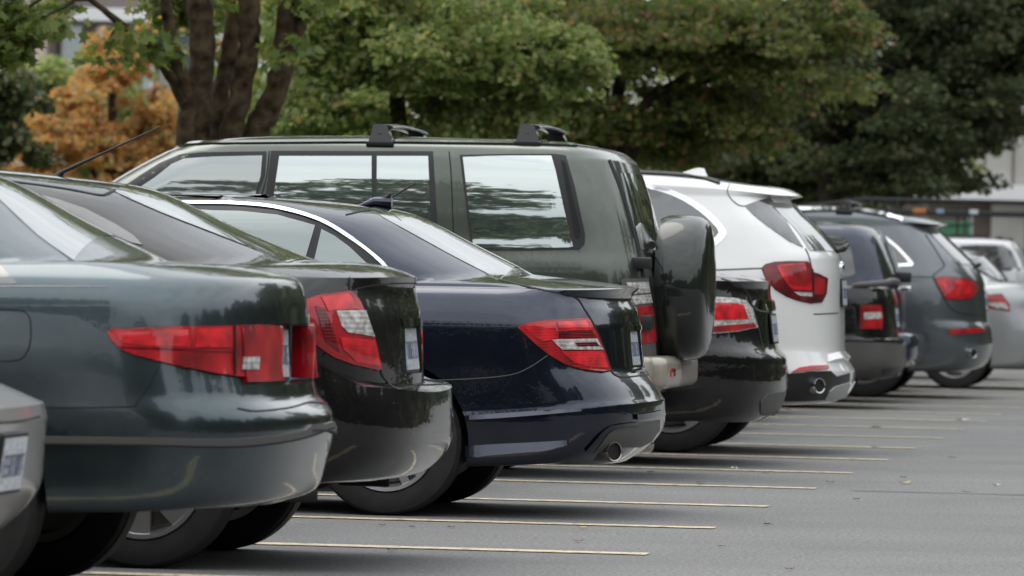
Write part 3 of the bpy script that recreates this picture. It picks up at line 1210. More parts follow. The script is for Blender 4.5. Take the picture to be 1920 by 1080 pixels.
c.ridge("bumper_facet", [(872, 846), (940, 841), (1010, 836), (1066, 829)], [20, 18, 15, 8], c.paint, out=.030)
c.ridge("bumper_facet", [(880, 783), (940, 779), (1010, 774), (1090, 768)], [8, 9, 8, 6], c.paint, out=.016)
c.patch("diffuser", [(1112, 850), (1122, 838), (1140, 814), (1160, 800), (1205, 792), (1236, 787), (1236, 806), (1220, 828), (1200, 838), (1172, 838), (1140, 842), (1120, 850)], TRIMGREY, off=.004, depth=.01,
        mirror=False)
c.line("diffuser_edge", [(1098, 846), (1118, 824), (1138, 805), (1160, 798), (1195, 794)], 6, c.paint, off=.012)
c.line("diffuser_edge", [(1190, 782), (1215, 779), (1242, 773)], 10, c.paint, off=.014, mirror=False)
e0 = c.Mi @ at(1062, 873, 27.6)
pipe_at(c, 1138, 846, .044, STEEL)
q = c.hit(712, 382)[0]
bm = bmesh.new()
bm_tube(bm, [(q.x + .10, 0, 1.352), (q.x + .02, 0, 1.375), (q.x - .06, 0, 1.372)], [.004, .022, .028], 10)
ab = from_bm("aerial_base", bm, c.paint, c.root)
bm = bmesh.new()
bm_tube(bm, [(q.x - .02, 0, 1.38), (q.x - .05, 0, 1.415)], [.02, .006], 8)
A1 = c.Mi @ at(775, 343, 28.0)
bm_tube(bm, [(q.x - .045, 0, 1.39), (A1.x, 0, A1.z)], [.0055, .0045], 8)
from_bm("aerial", bm, BLACK, ab)
c.box("underbody", 1.5, 3.4, -.6, .6, .18, .26, DARK, .03)

# ---- dark green off-roader with the spare wheel on its tail
P_OLIVE = paint("olive_paint", (0.086, 0.098, 0.083), metal=0.85, rough=0.30, dust=.10)
rows = [
    R(.14, 4.5, .75, .42), R(.06, 4.6, .82, .46, rT=.3, n=3.4), R(.05, 4.62, .845, .60, rT=.3, n=3.4), R(.05, 4.62, .85, .85, rT=.3, n=3.4),
    R(.06, 4.55, .85, [(0, 1.02), (3.4, 1.02), (4.5, .98)], rT=.3, n=3.4), R(.075, 3.55, .845, 1.10, rT=.3, n=3.4, rF=.4),
    R(.10, 3.42, .825, 1.185, rT=.28, n=3.4, rF=.4), R(.165, 3.1, .79, 1.42, rT=.27, n=3.4, rF=.35), R(.225, 2.82, .748, 1.60, rT=.26, n=3.4, rF=.35),
    R(.25, 2.70, .728, 1.665, rT=.26, n=3.4, rF=.35, c=True), R(.30, 2.62, .70, [(0, 1.705), (1.5, 1.715), (2.6, 1.70)], rT=.26, n=3.2, rF=.35),
    R(.42, 2.48, .62, [(0, 1.735), (1.5, 1.75), (2.5, 1.73)], rT=.26, n=3, rF=.35), R(.65, 2.2, .35, 1.765, rT=.3)]
c = Car("off_roader", "dark green off-roader with a covered spare wheel on its tail and mirrored side windows", 4, (1262, 690), P_OLIVE, rows)

c.wheel(1.02, 1.48, .375, width=.26, rim=.56, fat=.06)
c.wheel(3.75, 1.48, .375, width=.26, rim=.56, fat=.06)
WS = dict(off=.003)
FRONTGLASS = glass("front_door_glass", (.05, .07, .065), .30)
c.patch("window_surround", [(236, 348), (262, 330), (300, 306), (338, 290), (380, 286), (500, 284), (497, 330), (480, 372), (250, 372)], BLACK, **WS)
c.patch("door_window", [(262, 352), (292, 332), (322, 308), (345, 298), (400, 294), (492, 292), (489, 330), (477, 372), (262, 372)], FRONTGLASS, off=.006)
c.patch("window_surround", [(508, 283), (812, 284), (820, 420), (700, 396), (497, 376)], BLACK, **WS)
c.patch("door_window", [(524, 293), (697, 293), (697, 386), (512, 376)], GLASSMIRROR, off=.006)
c.patch("door_window", [(707, 293), (803, 293), (808, 414), (706, 396)], GLASSMIRROR, off=.006)
c.patch("window_surround", [(862, 291), (950, 289), (1040, 289), (1061, 292), (1078, 350), (1097, 440), (1096, 458), (1086, 468), (980, 470), (884, 470)], BLACK, off=.004)
c.patch("quarter_window", [(868, 295), (950, 293), (1034, 293), (1042, 320), (1058, 392), (1075, 464), (980, 466), (888, 466)], GLASSMIRROR, off=.008)
c.patch("vent_grille", [(1052, 300), (1060, 305), (1088, 432), (1086, 448), (1078, 446), (1066, 380)], GAP, off=.006)
c.line("panel_gap", [(842, 284), (846, 330), (850, 430), (853, 470)], 2.2, GAP, smooth=4)
c.line("panel_gap", [(505, 283), (500, 330), (488, 376)], 2.2, GAP, smooth=4)
c.line("gutter_rail", [(300, 284), (345, 272), (420, 268), (700, 266), (1000, 270), (1082, 273)], 4, c.paint, off=.010, depth=.012)
c.patch_axis("rear_window", [(-.56, 1.20), (.56, 1.20), (.53, 1.45), (.48, 1.60), (-.48, 1.60), (-.53, 1.45)], glass("tailgate_glass", (.03, .035, .035), .42), 'rear', off=.006, step=.06)
c.line("panel_gap", [(1142, 300), (1160, 345), (1180, 405), (1195, 460), (1206, 520)], 5, GAP, smooth=4)
c.patch("lamp_frame", [(1163, 528), (1170, 523), (1213, 522), (1222, 600), (1228, 668), (1196, 668), (1185, 600)], TRIMGREY, off=.010, depth=.03)
c.patch("indicator_lens", [(1171, 530), (1211, 529), (1215, 549), (1178, 552)], CLEAR, off=.014, depth=.01)
c.patch("indicator_lens", [(1180, 555), (1216, 552), (1219, 568), (1186, 571)], CLEAR, off=.014, depth=.01)
c.patch("tail_lamp", [(1187, 575), (1219, 573), (1226, 640), (1198, 645)], RED, off=.016, depth=.02, gasket=1.7)
# bumper: champagne, standing well clear of the body
BUMP = mat("champagne_bumper", (0.36, 0.33, 0.28), rough=.38, metal=.35, coat=.4)
bm = bmesh.new()
bm_box(bm, -.055, .22, -.80, .80, .475, .645, .045, 4)
bm_box(bm, .02, .62, .78, .865, .475, .645, .03, 3)
bm_box(bm, .02, .62, -.865, -.78, .475, .645, .03, 3)
bo = from_bm("bumper", bm, BUMP, c.root, angle=40)
c.box("step_pad", -.062, .10, -.36, .10, .59, .640, TRIMGREY, .01, parent=bo)
c.box("reflector", -.062, -.02, .45, .66, .54, .585, RED, .006, parent=bo)
c.box("underbody", .25, 4.2, -.6, .6, .33, .46, DARK, .04)
# spare wheel cover
bm = bmesh.new()
prof = [(.001, -.235), (.18, -.237), (.27, -.232), (.325, -.222), (.355, -.205), (.375, -.175), (.386, -.13), (.388, -.06), (.384, .0), (.37, .035), (.30, .05), (.001, .05)]
bm_lathe(bm, prof, 72, 'X', (0, 0, 0))
sp = from_bm("spare_wheel_cover", bm, paint("cover_gloss", (0.016, 0.020, 0.017), metal=.2, rough=.3, dust=.015), c.root, angle=55)
sp.location = (.035, .02, 1.005)
c.box("spare_bracket", -.0, .16, -.14, .14, .80, 1.2, BLACK, .02)
c.box("tailgate_hinge", .04, .16, .60, .72, .78, .86, BLACK, .01)
c.box("tailgate_hinge", .06, .19, .58, .70, 1.10, 1.16, BLACK, .01)
bm = bmesh.new()
bm_tube(bm, [(.125, .30, 1.235), (.145, .10, 1.30), (.165, -.2, 1.31)], [.010, .008, .006], 8)
bm_tube(bm, [(.09, .34, 1.225), (.10, .24, 1.235)], [.022, .018], 10)
from_bm("wiper", bm, BLACK, c.root)


def rack_foot(c, px, py, u_span):
    """clamp-on carrier foot on each side and the aero bar between them: one removable thing"""
    h = c.hit(px, py)[0]
    r = bpy.data.objects.new("roof_carrier", None)
    COL.objects.link(r)
    r.matrix_world = c.M @ Matrix.Translation((h.x, 0, h.z))
    hw = abs(h.y) - .03
    hz = .095
    bm = bmesh.new()
    prof = [(-.055, 0), (-.058, .022), (-.045, .055), (-.03, .088), (-.012, .100), (.02, .102), (.036, .094), (.040, .06), (.050, .02), (.052, 0)]
    sides = []
    for sg in (1, -1):
        for tag_ in (0,):
            bmf = bmesh.new()
            for (yo, sc_) in ((.045, .96), (.0, 1.0), (-.07, .9)):
                sides.append([bmf.verts.new((x * 1.15 * sc_, sg * (hw + yo - .35 * max(0, z - .02) * (1 if yo > 0 else .3)), z + .004)) for x, z in prof])
            A, B, C_ = sides[-3:]
            for P_, Q_ in ((A, B), (B, C_)):
                for i in range(len(prof)):
                    j = (i + 1) % len(prof)
                    bmf.faces.new((P_[i], P_[j], Q_[j], Q_[i]))
            bmf.faces.new(A)
            bmf.faces.new(C_[::-1])
            ft = from_bm("carrier_foot", bmf, RACK, r, angle=40)
            b2 = bmesh.new()
            bm_box(b2, -.075, .07, sg * hw - .05, sg * hw + .055, -.012, .012, .006)
            from_bm("foot_pad", b2, GAP, ft)
            b3 = bmesh.new()
            bm_lathe(b3, [(.001, .004), (.010, .004), (.012, 0), (.012, -.01)], 18, 'Y', (.0, sg * (hw + .030), .055))
            from_bm("foot_lock", b3, STEEL, ft)
    bm.free()
    bm = bmesh.new()
    n = 22
    rings = []
    for i in range(n + 1):
        y = (hw - .02) * (1 - 2 * i / n)
        zc = .088 + .012 * (1 - (2 * i / n - 1) ** 2)
        rings.append([bm.verts.new((.05 * math.cos(a) * (1 if math.cos(a) > 0 else 1.25), y, zc + .016 * math.sin(a))) for a in [2 * math.pi * k / 14 for k in range(14)]])
    for i in range(n):
        for k in range(14):
            bm.faces.new((rings[i][k], rings[i][(k + 1) % 14], rings[i + 1][(k + 1) % 14], rings[i + 1][k]))
    bm.faces.new(rings[0])
    bm.faces.new(rings[-1][::-1])
    from_bm("cross_bar", bm, RACK, r)
    return r


RACK = mat("rack_black", (0.014, 0.014, 0.015), rough=.32, coat=.3)
SUV = c
for px, lab in ((712, "black roof carrier bar above the rear door windows of the dark green off-roader"),
                (988, "black roof carrier bar nearest the tail of the dark green off-roader, above its quarter window")):
    tagit(rack_foot(c, px, 270, 0), lab, "roof rack", "roof carrier bars on the off-roader")

# ---- black sedan with chrome boot bar, behind the spare wheel
rows = [
    R(.12, 4.5, .78, .25), R(.05, 4.6, .87, [(.1, .30), (.5, .26), (2, .22)], .30, rT=.5), R(.0, 4.7, .91, .40, rT=.55), R(-.005, 4.7, .915, .55, rT=.55),
    R(.0, 4.68, .915, .63, .60, rT=.55), R(.05, 4.66, .915, .70, .66, rT=.55), R(.075, 4.6, .912, .78, rT=.55), R(.085, 4.5, .90, .90, rT=.52),
    R(.105, 4.4, .875, [(.2, .99), (.8, 1.0), (4.2, .86)], .985, rT=.5), R(.10, 4.35, .84, [(.2, 1.04), (.8, 1.05), (4.2, .88)], 1.045, rT=.45, c=True),
    R(.17, 4.3, .79, [(.2, 1.06), (.8, 1.075), (4.1, .92)], 1.062, rT=.4), R(.62, 3.5, .74, 1.09, rT=.3), R(.95, 3.2, .68, 1.23, rT=.3),
    R(1.25, 2.9, .61, 1.38, rT=.3), R(1.6, 2.6, .5, 1.44, rT=.3), R(1.9, 2.4, .3, 1.46)]
c = Car("parked_sedan", "black sedan with chrome boot bar, tail showing between the spare wheel and the white crossover", 5, (1471, 690), P_BLACK, rows)
c.arches([(1.1, .37, .33), (3.9, .37, .33)])
c.wheel(1.1, 1.58, .33)
c.wheel(3.9, 1.58, .33)
c.backlight("rear_window", [(1300, 505), (1260, 480), (1225, 455)], BACKGLASS)
c.patch("tail_lamp", [(1300, 560), (1339, 557), (1375, 559), (1397, 564), (1409, 578), (1419, 614), (1382, 622), (1336, 626), (1296, 628)], CLEAR, off=.008, depth=.03, gasket=1.7)
c.patch("lamp_lens", [(1300, 570), (1341, 568), (1375, 569), (1391, 572), (1401, 598), (1339, 600), (1298, 600)], REDBRIGHT, off=.012, depth=.006)
c.patch("lamp_lens", [(1297, 612), (1336, 612), (1410, 606), (1416, 613), (1382, 620), (1336, 624), (1297, 625)], RED, off=.012, depth=.006)
c.line("chrome_bar", [(1413, 568), (1424, 572), (1440, 574), (1453, 573)], [10, 20, 22, 14], CHROME, off=.012, depth=.02, mirror=True)
c.plate(.072, .70, .85, v=-.0)
c.line("panel_gap", [(1352, 522), (1380, 532), (1398, 546), (1408, 566), (1422, 616), (1432, 660)], 2.2, GAP)
c.patch("bumper_valance", [(1425, 752), (1438, 738), (1472, 733), (1466, 765), (1452, 778), (1425, 778)], TRIMGREY, off=.006, depth=.02, mirror=False)

# ---- white crossover
P_WHITE = paint("white_paint", (0.80, 0.80, 0.79), metal=0.0, rough=0.35, dust=.04)
rows = [
    R(.20, 4.6, .85, .30), R(.09, 4.7, .93, .325, .315, rT=.5), R(.0, 4.8, .958, .42, .43, rT=.5), R(-.012, 4.82, .968, [(.2, .50), (.6, .52)], .505, rT=.5, c=True),
    R(.02, 4.82, .97, [(.2, .57), (.6, .58)], .555, rT=.5), R(.05, 4.82, .972, .64, .62, rT=.5, c=True), R(.058, 4.78, .97, .80, rT=.48), R(.062, 4.7, .962, .95, rT=.46),
    R(.064, 4.6, .948, [(.3, 1.09), (3.4, 1.03), (4.5, .95)], 1.08, rT=.44), R(.082, 3.6, .915, [(.3, 1.19), (3, 1.11)], 1.205, rT=.42, c=True),
    R(.215, 3.3, .845, 1.36, rT=.36), R(.37, 3.05, .775, 1.50, rT=.34), R(.405, 2.95, .752, 1.548, rT=.34, c=True), R(.325, 2.92, .745, [(.4, 1.562), (.9, 1.60), (2, 1.63)], 1.562, rT=.42, c=True),
    R(.345, 2.9, .73, [(.4, 1.575), (.9, 1.615), (2, 1.65)], 1.578, rT=.42), R(.62, 2.7, .62, [(.4, 1.61), (1.3, 1.675), (2, 1.70)], 1.63, rT=.4), R(1.0, 2.4, .35, [(1, 1.67), (1.4, 1.70), (2, 1.715)], rT=.4)]
c = Car("parked_crossover", "glossy white crossover with dark red tail lamp, black lower bumper and chrome exhaust tip", 6, (1595, 700), P_WHITE, rows)
c.arches([(1.0, .41, .375), (3.93, .41, .375)])
c.wheel(1.0, 1.65, .375, width=.28, rim=.66, fat=.05)
c.wheel(3.93, 1.65, .375, width=.28, rim=.66, fat=.05)
c.patch("window_surround", [(1190, 343), (1220, 347), (1252, 354), (1285, 368), (1318, 388), (1345, 412), (1361, 433), (1359, 444), (1340, 462), (1300, 474), (1190, 476)], CHROME, off=.003, smooth=2)
c.patch("quarter_window", [(1190, 353), (1220, 355), (1248, 362), (1280, 376), (1312, 397), (1335, 418), (1348, 436), (1330, 452), (1300, 466), (1190, 468)], GLASSDARK, off=.006, smooth=2)
c.patch("pillar_panel", [(1396, 386), (1420, 377), (1444, 371), (1470, 410), (1505, 464), (1480, 453), (1440, 425), (1412, 403)], GLASSDARK, off=.005)
c.patch_axis("rear_window", [(-.70, 1.23), (.70, 1.23), (.66, 1.36), (.60, 1.515), (-.60, 1.515), (-.66, 1.36)], glass("crossover_glass", (.05, .055, .055), .25), 'rear', off=.006, step=.06)
c.line("panel_gap", [(1510, 466), (1516, 480), (1521, 500), (1524, 512)], 2, GAP, smooth=4)
c.line("panel_gap", [(1368, 345), (1364, 358), (1370, 372), (1384, 384), (1396, 387)], 1.8, TRIMGREY)
c.line("roof_rail", [(1200, 325), (1260, 328), (1310, 333), (1350, 344)], 4.5, BLACK, off=.014, depth=.02)
c.line("shoulder_groove", [(1330, 507), (1380, 505), (1430, 503)], 3, TRIMGREY, off=.001)
c.patch("tail_lamp", [(1429, 503), (1435, 497), (1452, 492.5), (1480, 491), (1514, 491.5), (1519, 500), (1523, 511), (1536, 515), (1550, 522), (1548, 550), (1540, 566),
                      (1519, 568), (1497, 563), (1475, 555), (1454, 542), (1437, 523)], REDDARK, off=.010, depth=.03, gasket=1.7)
c.patch("lamp_lens", [(1456, 499), (1480, 495), (1506, 494), (1514, 513), (1519, 531), (1519, 545), (1484, 544), (1471, 527)], RED, off=.0125, depth=.005)
c.line("lamp_bar", [(1458, 501), (1472, 524), (1484, 538), (1502, 540), (1519, 541)], 6, REDBRIGHT, off=.0145, depth=.004, smooth=4)
c.line("lamp_bar", [(1460, 500), (1484, 497), (1506, 496)], 3.5, REDBRIGHT, off=.0145, depth=.004, smooth=4)
c.patch("reverse_lens", [(1486, 547), (1520, 548.5), (1520, 556), (1498, 555)], CLEAR, off=.0145, depth=.005)
c.patch("lamp_lens", [(1524, 518), (1544, 524), (1542, 552), (1524, 552)], RED, off=.0125, depth=.004)
c.line("lamp_seam", [(1521, 505), (1523, 530), (1522, 567)], 2, GAP, off=.0135, smooth=4)
c.plate(.060, .905, 1.055, tilt=.06)
c.line("panel_gap", [(1525, 589), (1545, 588.5), (1571, 587)], 2, GAP, smooth=3)
c.patch("lower_bumper", [(1440, 752), (1462, 720), (1474, 701), (1518, 697), (1556, 696), (1568, 706), (1592, 699), (1591, 716), (1562, 724), (1542, 749), (1506, 751)], BLACK, off=.008, depth=.03)
c.patch("skid_plate", [(1543, 748), (1553, 732), (1562, 724), (1588, 716), (1590, 722), (1582, 742), (1556, 750)], ALLOYPAINT, off=.016, depth=.03)
c.patch("reflector", [(1484, 697.5), (1497, 689.5), (1519, 686.5), (1549, 685.5), (1553, 692), (1519, 695)], RED, off=.012, depth=.012)
c.ridge("bumper_step", [(1551, 672), (1565, 668), (1580, 666), (1590, 671)], 14, c.paint, out=.02)
pipe_at(c, 1526, 723, .046, CHROME)
bm = bmesh.new()
bm_tube(bm, [(.10, .05, 1.235), (.06, .02, 1.25), (.045, -.10, 1.275)], [.016, .022, .012], 10)
from_bm("wiper", bm, BLACK, c.root)
bm = bmesh.new()
bm_lathe(bm, [(.001, -.012), (.03, -.011), (.041, -.004), (.041, .02)], 28, 'X', (.066, 0, 1.13))
from_bm("badge", bm, CHROME, c.root)
bm = bmesh.new()
a = [(0, 0), (.06, .028), (.12, .05), (.155, .058), (.19, .055), (.215, 0)]
h = c.hit(1285, 331)[0]
for sg in (-1, 1):
    pass
fin = [[bm.verts.new((h.x + .12 - x, y * (1 - z / .085), 1.690 + z - .02)) for x, z in a] for y in (-.035, 0, .035)]
for A_, B_ in ((fin[0], fin[1]), (fin[1], fin[2])):
    for i in range(len(a) - 1):
        bm.faces.new((A_[i], A_[i + 1], B_[i + 1], B_[i]))
bm.faces.new([fin[0][0], fin[1][0], fin[2][0]])
for f3 in (fin[0], fin[2]):
    bm.faces.new(f3)
from_bm("shark_fin_aerial", bm, c.paint, c.root, angle=40)

# ---- black hatch-tailed sedan with boot wing and grey bumper
rows = [
    R(.10, 4.0, .72, .25), R(.03, 4.1, .80, .30, rT=.3), R(.0, 4.15, .83, .36, rT=.28, n=3), R(-.004, 4.18, .84, .50, rT=.28, n=3), R(.0, 4.18, .84, .57, rT=.28, n=3, c=True),
    R(.045, 4.16, .832, .585, rT=.28, n=3, c=True), R(.05, 4.1, .832, .75, rT=.28, n=3), R(.065, 4.0, .825, .90, rT=.28, n=3), R(.09, 3.95, .80, .98, rT=.28, n=3, c=True),
    R(.16, 3.9, .74, 1.0, rT=.3), R(.55, 3.1, .70, 1.03, rT=.3), R(.85, 2.8, .62, 1.25, rT=.3), R(1.05, 2.6, .55, 1.36, rT=.3), R(1.5, 2.3, .3, 1.40)]
c = Car("parked_sedan", "small black car with grey boot wing, square red tail lamp and grey plastic bumper", 11, (1691, 665), P_BLACK, rows)
c.arches([(.9, .33, .30), (3.35, .33, .30)])
c.wheel(.9, 1.45, .30)
c.wheel(3.35, 1.45, .30)
c.patch("tail_lamp", [(1613, 575), (1618, 573), (1650, 572), (1654, 592), (1652, 616), (1612, 617)], RED, off=.010, depth=.02, gasket=1.7)
c.patch("reverse_lens", [(1620, 586), (1650, 585), (1651, 597), (1620, 599)], CLEAR, off=.014, depth=.006)
c.patch("bumper_cover", [(1560, 642), (1600, 641), (1640, 642), (1668, 643), (1692, 646), (1692, 688), (1682, 704), (1640, 707), (1560, 707)], TRIMGREY, off=.014, depth=.04)
c.patch("bumper_insert", [(1652, 690), (1684, 686), (1681, 700), (1653, 704)], BLACK, off=.018, depth=.02, mirror=False)
bm = bmesh.new()
pts = [(.36, .74, 1.000), (.12, .70, 1.025), (.09, .45, 1.04), (.085, 0, 1.045), (.09, -.45, 1.04), (.12, -.70, 1.025), (.36, -.74, 1.000)]
bm_tube(bm, crom(pts, 5), [.018] + [.026] * 29 + [.018], 10)
for v in bm.verts:
    v.co.x = .20 + (v.co.x - .20) * 1.0
from_bm("boot_wing", bm, TRIMGREY, c.root)
c.rear("number_recess", -.24, .24, .66, .84, GAP, .002, .004)
c.plate(.055, .67, .82)
c.backlight("rear_window", [(1590, 525), (1560, 500), (1535, 470)], BACKGLASS)

# ---- blue compact off-roader
P_BLUE = paint("blue_paint", (0.020, 0.028, 0.052), metal=0.5, rough=0.35, dust=.05)
rows = [
    R(.12, 4.0, .74, .30), R(.02, 4.1, .82, .33, rT=.3, n=3), R(.0, 4.15, .845, .42, rT=.3, n=3), R(.0, 4.15, .85, .56, rT=.3, n=3, c=True), R(.10, 4.1, .83, .60, rT=.3, n=3, c=True),
    R(.115, 4.05, .832, .80, rT=.3, n=3), R(.13, 3.9, .825, .98, rT=.3, n=3), R(.155, 3.2, .80, 1.08, rT=.3, n=3), R(.23, 2.9, .755, 1.28, rT=.28, n=3), R(.30, 2.65, .70, 1.42, rT=.28, n=3),
    R(.36, 2.5, .64, 1.485, rT=.28, n=3), R(.5, 2.3, .5, 1.525, rT=.3), R(.8, 2.1, .3, 1.55)]
c = Car("parked_off_roader", "dark blue compact off-roader partly hidden by the black car with the boot wing", 12, (1719, 645), P_BLUE, rows)
c.arches([(.85, .36, .33), (3.2, .36, .33)])
c.wheel(.85, 1.5, .33)
c.wheel(3.2, 1.5, .33)
c.patch("side_window", [(1530, 443), (1560, 443), (1582, 447), (1594, 460), (1600, 490), (1604, 514), (1590, 519), (1530, 521)], GLASSDARK, off=.005)
c.patch("rear_window", [(1639, 450), (1650, 441), (1662, 470), (1677, 520), (1658, 523), (1648, 490)], GLASS, off=.006, mirror=False)
c.box("bumper", -.02, .30, -.82, .82, .36, .60, P_BLUE, .06)
c.box("rear_handle", .05, .14, -.05, .10, .955, 1.0, CHROME, .012)
c.box("tailgate_hinge", .03, .16, .42, .50, 1.03, 1.12, BLACK, .012)

# ---- grey crossover
P_GREY = paint("grey_paint", (0.115, 0.130, 0.142), metal=0.7, rough=0.36, dust=.05)
rows = [
    R(.20, 4.7, .85, .24), R(.06, 4.85, .94, [(.2, .28), (.8, .24), (2, .22)], .30, rT=.5), R(.0, 4.95, .97, .42, rT=.5), R(-.004, 4.98, .98, .55, rT=.5), R(.01, 4.98, .982, .64, rT=.5),
    R(.045, 4.95, .982, .70, .69, rT=.5, c=True), R(.06, 4.9, .98, .85, rT=.48), R(.075, 4.8, .965, .98, rT=.46), R(.10, 4.7, .935, [(.3, 1.09), (3.4, 1.05), (4.6, .97)], 1.08, rT=.44),
    R(.16, 3.65, .895, 1.18, rT=.42), R(.34, 3.3, .82, 1.36, rT=.36), R(.48, 3.05, .765, 1.49, rT=.34), R(.52, 2.95, .745, 1.535, rT=.34, c=True),
    R(.42, 2.92, .735, [(.5, 1.555), (1.2, 1.595), (2, 1.60)], 1.555, rT=.42, c=True), R(.46, 2.9, .715, [(.5, 1.575), (1.2, 1.62), (2, 1.63)], 1.575, rT=.42), R(.8, 2.7, .6, [(.7, 1.62), (1.5, 1.675), (2, 1.69)], rT=.4), R(1.2, 2.4, .35, 1.70, rT=.4)]
c = Car("parked_crossover", "slate grey crossover with silver roof rails and red lamp, ahead of the silver sedan", 13, (1860, 620), P_GREY, rows)
c.arches([(1.08, .41, .375), (4.08, .41, .375)])
c.wheel(1.08, 1.66, .375, width=.28, fat=.045)
c.wheel(4.08, 1.66, .375, width=.28, fat=.045)
c.line("roof_rail", [(1470, 395), (1500, 394), (1560, 394), (1610, 396), (1655, 403), (1692, 413)], 5.5, CHROME, off=.02, depth=.03)
c.patch("window_surround", [(1649, 438), (1662, 444), (1684, 462), (1703, 482), (1713, 494), (1710, 499), (1676, 500), (1640, 500)], CHROME, off=.004)
c.patch("quarter_window", [(1645, 443), (1658, 447), (1680, 465), (1697, 483), (1704, 493), (1676, 495), (1640, 495)], GLASSDARK, off=.007)
c.patch_axis("rear_window", [(-.68, 1.20), (.68, 1.20), (.64, 1.36), (.58, 1.50), (-.58, 1.50), (-.64, 1.36)], GLASS, 'rear', off=.006, step=.06)
c.patch("tail_lamp", [(1753, 521), (1775, 520), (1800, 522), (1827, 528), (1832, 547), (1818, 560), (1790, 561), (1772, 560), (1762, 541)], RED, off=.010, depth=.03, gasket=1.7)
c.line("lamp_bar", [(1766, 526), (1774, 541), (1786, 555)], 8, REDBRIGHT, off=.014, smooth=3)
c.patch("lamp_lens", [(1786, 527), (1812, 530), (1822, 537), (1815, 552), (1792, 554)], REDBRIGHT, off=.0135, depth=.005)
c.patch("reflector", [(1779, 618.5), (1810, 616), (1844, 615.5), (1847, 622), (1815, 625.5), (1781, 626)], RED, off=.010, depth=.012)
c.line("panel_gap", [(1735, 440), (1750, 462), (1768, 492), (1770, 500), (1755, 512), (1750, 520), (1762, 545), (1780, 575), (1800, 588), (1840, 591)], 2, GAP, smooth=4)
c.line("panel_gap", [(1660, 519), (1700, 519), (1750, 520)], 1.6, GAP, smooth=3)
c.plate(.068, .80, .95, tilt=.1)
pipe_at(c, 1818, 662, .042, CHROME)
bm = bmesh.new()
bm_tube(bm, [(.17, .05, 1.19), (.13, .03, 1.2), (.12, -.12, 1.21)], [.014, .022, .010], 10)
from_bm("wiper", bm, BLACK, c.root)
Q = c
tagit(rack_foot(c, 1582, 399, 0), "black roof carrier bar on the silver rails of the slate grey crossover", "roof rack")

# ---- silver sedan further along
P_SILVER = paint("silver_paint", (0.36, 0.37, 0.38), metal=0.55, rough=0.36, dust=.05)
rows = [
    R(.12, 4.4, .78, .20), R(.04, 4.5, .87, [(.1, .28), (.6, .22), (2, .2)], .28, rT=.5), R(.0, 4.6, .905, .40, rT=.5), R(-.005, 4.6, .91, .56, rT=.5), R(.03, 4.58, .91, .66, .64, rT=.5, c=True),
    R(.07, 4.5, .905, .78, rT=.5), R(.085, 4.4, .89, .90, rT=.5), R(.12, 4.3, .85, [(.2, .99), (4.2, .84)], rT=.46), R(.10, 4.28, .81, [(.2, 1.03), (4.2, .87)], rT=.42, c=True),
    R(.18, 4.2, .77, [(.2, 1.04), (4.1, .9)], rT=.4), R(.60, 3.5, .72, 1.06, rT=.3), R(.95, 3.2, .66, 1.22, rT=.3), R(1.2, 2.9, .6, 1.34, rT=.3), R(1.5, 2.6, .5, 1.39, rT=.3), R(1.9, 2.4, .3, 1.41)]
c = Car("parked_sedan", "silver sedan with red and clear tail lamp, at the right edge past the grey crossover", 15, (1992, 620), P_SILVER, rows)
c.arches([(1.0, .36, .325), (3.7, .36, .325)])
c.wheel(1.0, 1.55, .325)
c.wheel(3.7, 1.55, .325)
c.patch("tail_lamp", [(1832, 558), (1850, 554), (1878, 552), (1891, 571), (1894, 583), (1862, 578), (1836, 574)], RED, off=.010, depth=.02, gasket=1.7)
c.patch("lamp_lens", [(1846, 567), (1885, 568), (1891, 580), (1866, 577)], CLEAR, off=.0135, depth=.006)
c.patch("side_window", [(1780, 483), (1806, 481), (1832, 484), (1850, 497), (1858, 506), (1800, 506)], GLASSDARK, off=.004)
c.backlight("rear_window", [(1893, 530), (1872, 508), (1850, 487)], BACKGLASS)
bm = bmesh.new()
bm_tube(bm, crom([(.30, .72, 1.05), (.12, .66, 1.085), (.085, 0, 1.10), (.12, -.66, 1.085), (.30, -.72, 1.05)], 5), .020, 10)
from_bm("boot_wing", bm, c.paint, c.root)
SIL = c

# ---- nearest: pale silver hatchback, only its tail corner in view
P_SILVERN = paint("pale_silver_paint", (0.50, 0.49, 0.475), metal=0.6, rough=0.38, dust=.10)
rows = [
    R(.14, 3.8, .74, .26), R(.060, 3.9, .81, .34, .36, rT=.27, n=3.4), R(.018, 3.95, .835, .42, rT=.27, n=3.6), R(.008, 4.0, .842, .51, rT=.27, n=3.6), R(.006, 4.0, .845, .575, rT=.27, n=3.6),
    R(.0, 4.0, .845, .625, rT=.27, n=3.6, c=True), R(.012, 4.0, .845, .672, .665, rT=.27, n=3.6, c=True), R(.150, 3.98, .84, .74, .712, rT=.32, n=3.4, c=True), R(.155, 3.9, .84, .84, rT=.32), R(.165, 3.8, .825, .98, rT=.32), R(.21, 3.0, .80, 1.05, rT=.32),
    R(.36, 2.8, .73, 1.28, rT=.3), R(.5, 2.5, .66, 1.42, rT=.3), R(.7, 2.3, .5, 1.47), R(.9, 2.1, .3, 1.49)]
c = Car("parked_hatchback", "pale silver hatchback at the left edge, only its bumper corner and plate showing", -2, (24, 800), P_SILVERN, rows)
c.arches([(.66, .34, .31), (3.1, .34, .31)])
c.wheel(.66, 1.5, .31)
c.wheel(3.1, 1.5, .31)
h = c.hit(16, 868)[0]
c.plate(h.x + .001, .432, .584, v=h.y, tilt=-.14)
c.line("bumper_crease", [(-40, 792), (20, 792), (75, 782)], 3, GAP, off=.002)
HATCH = c

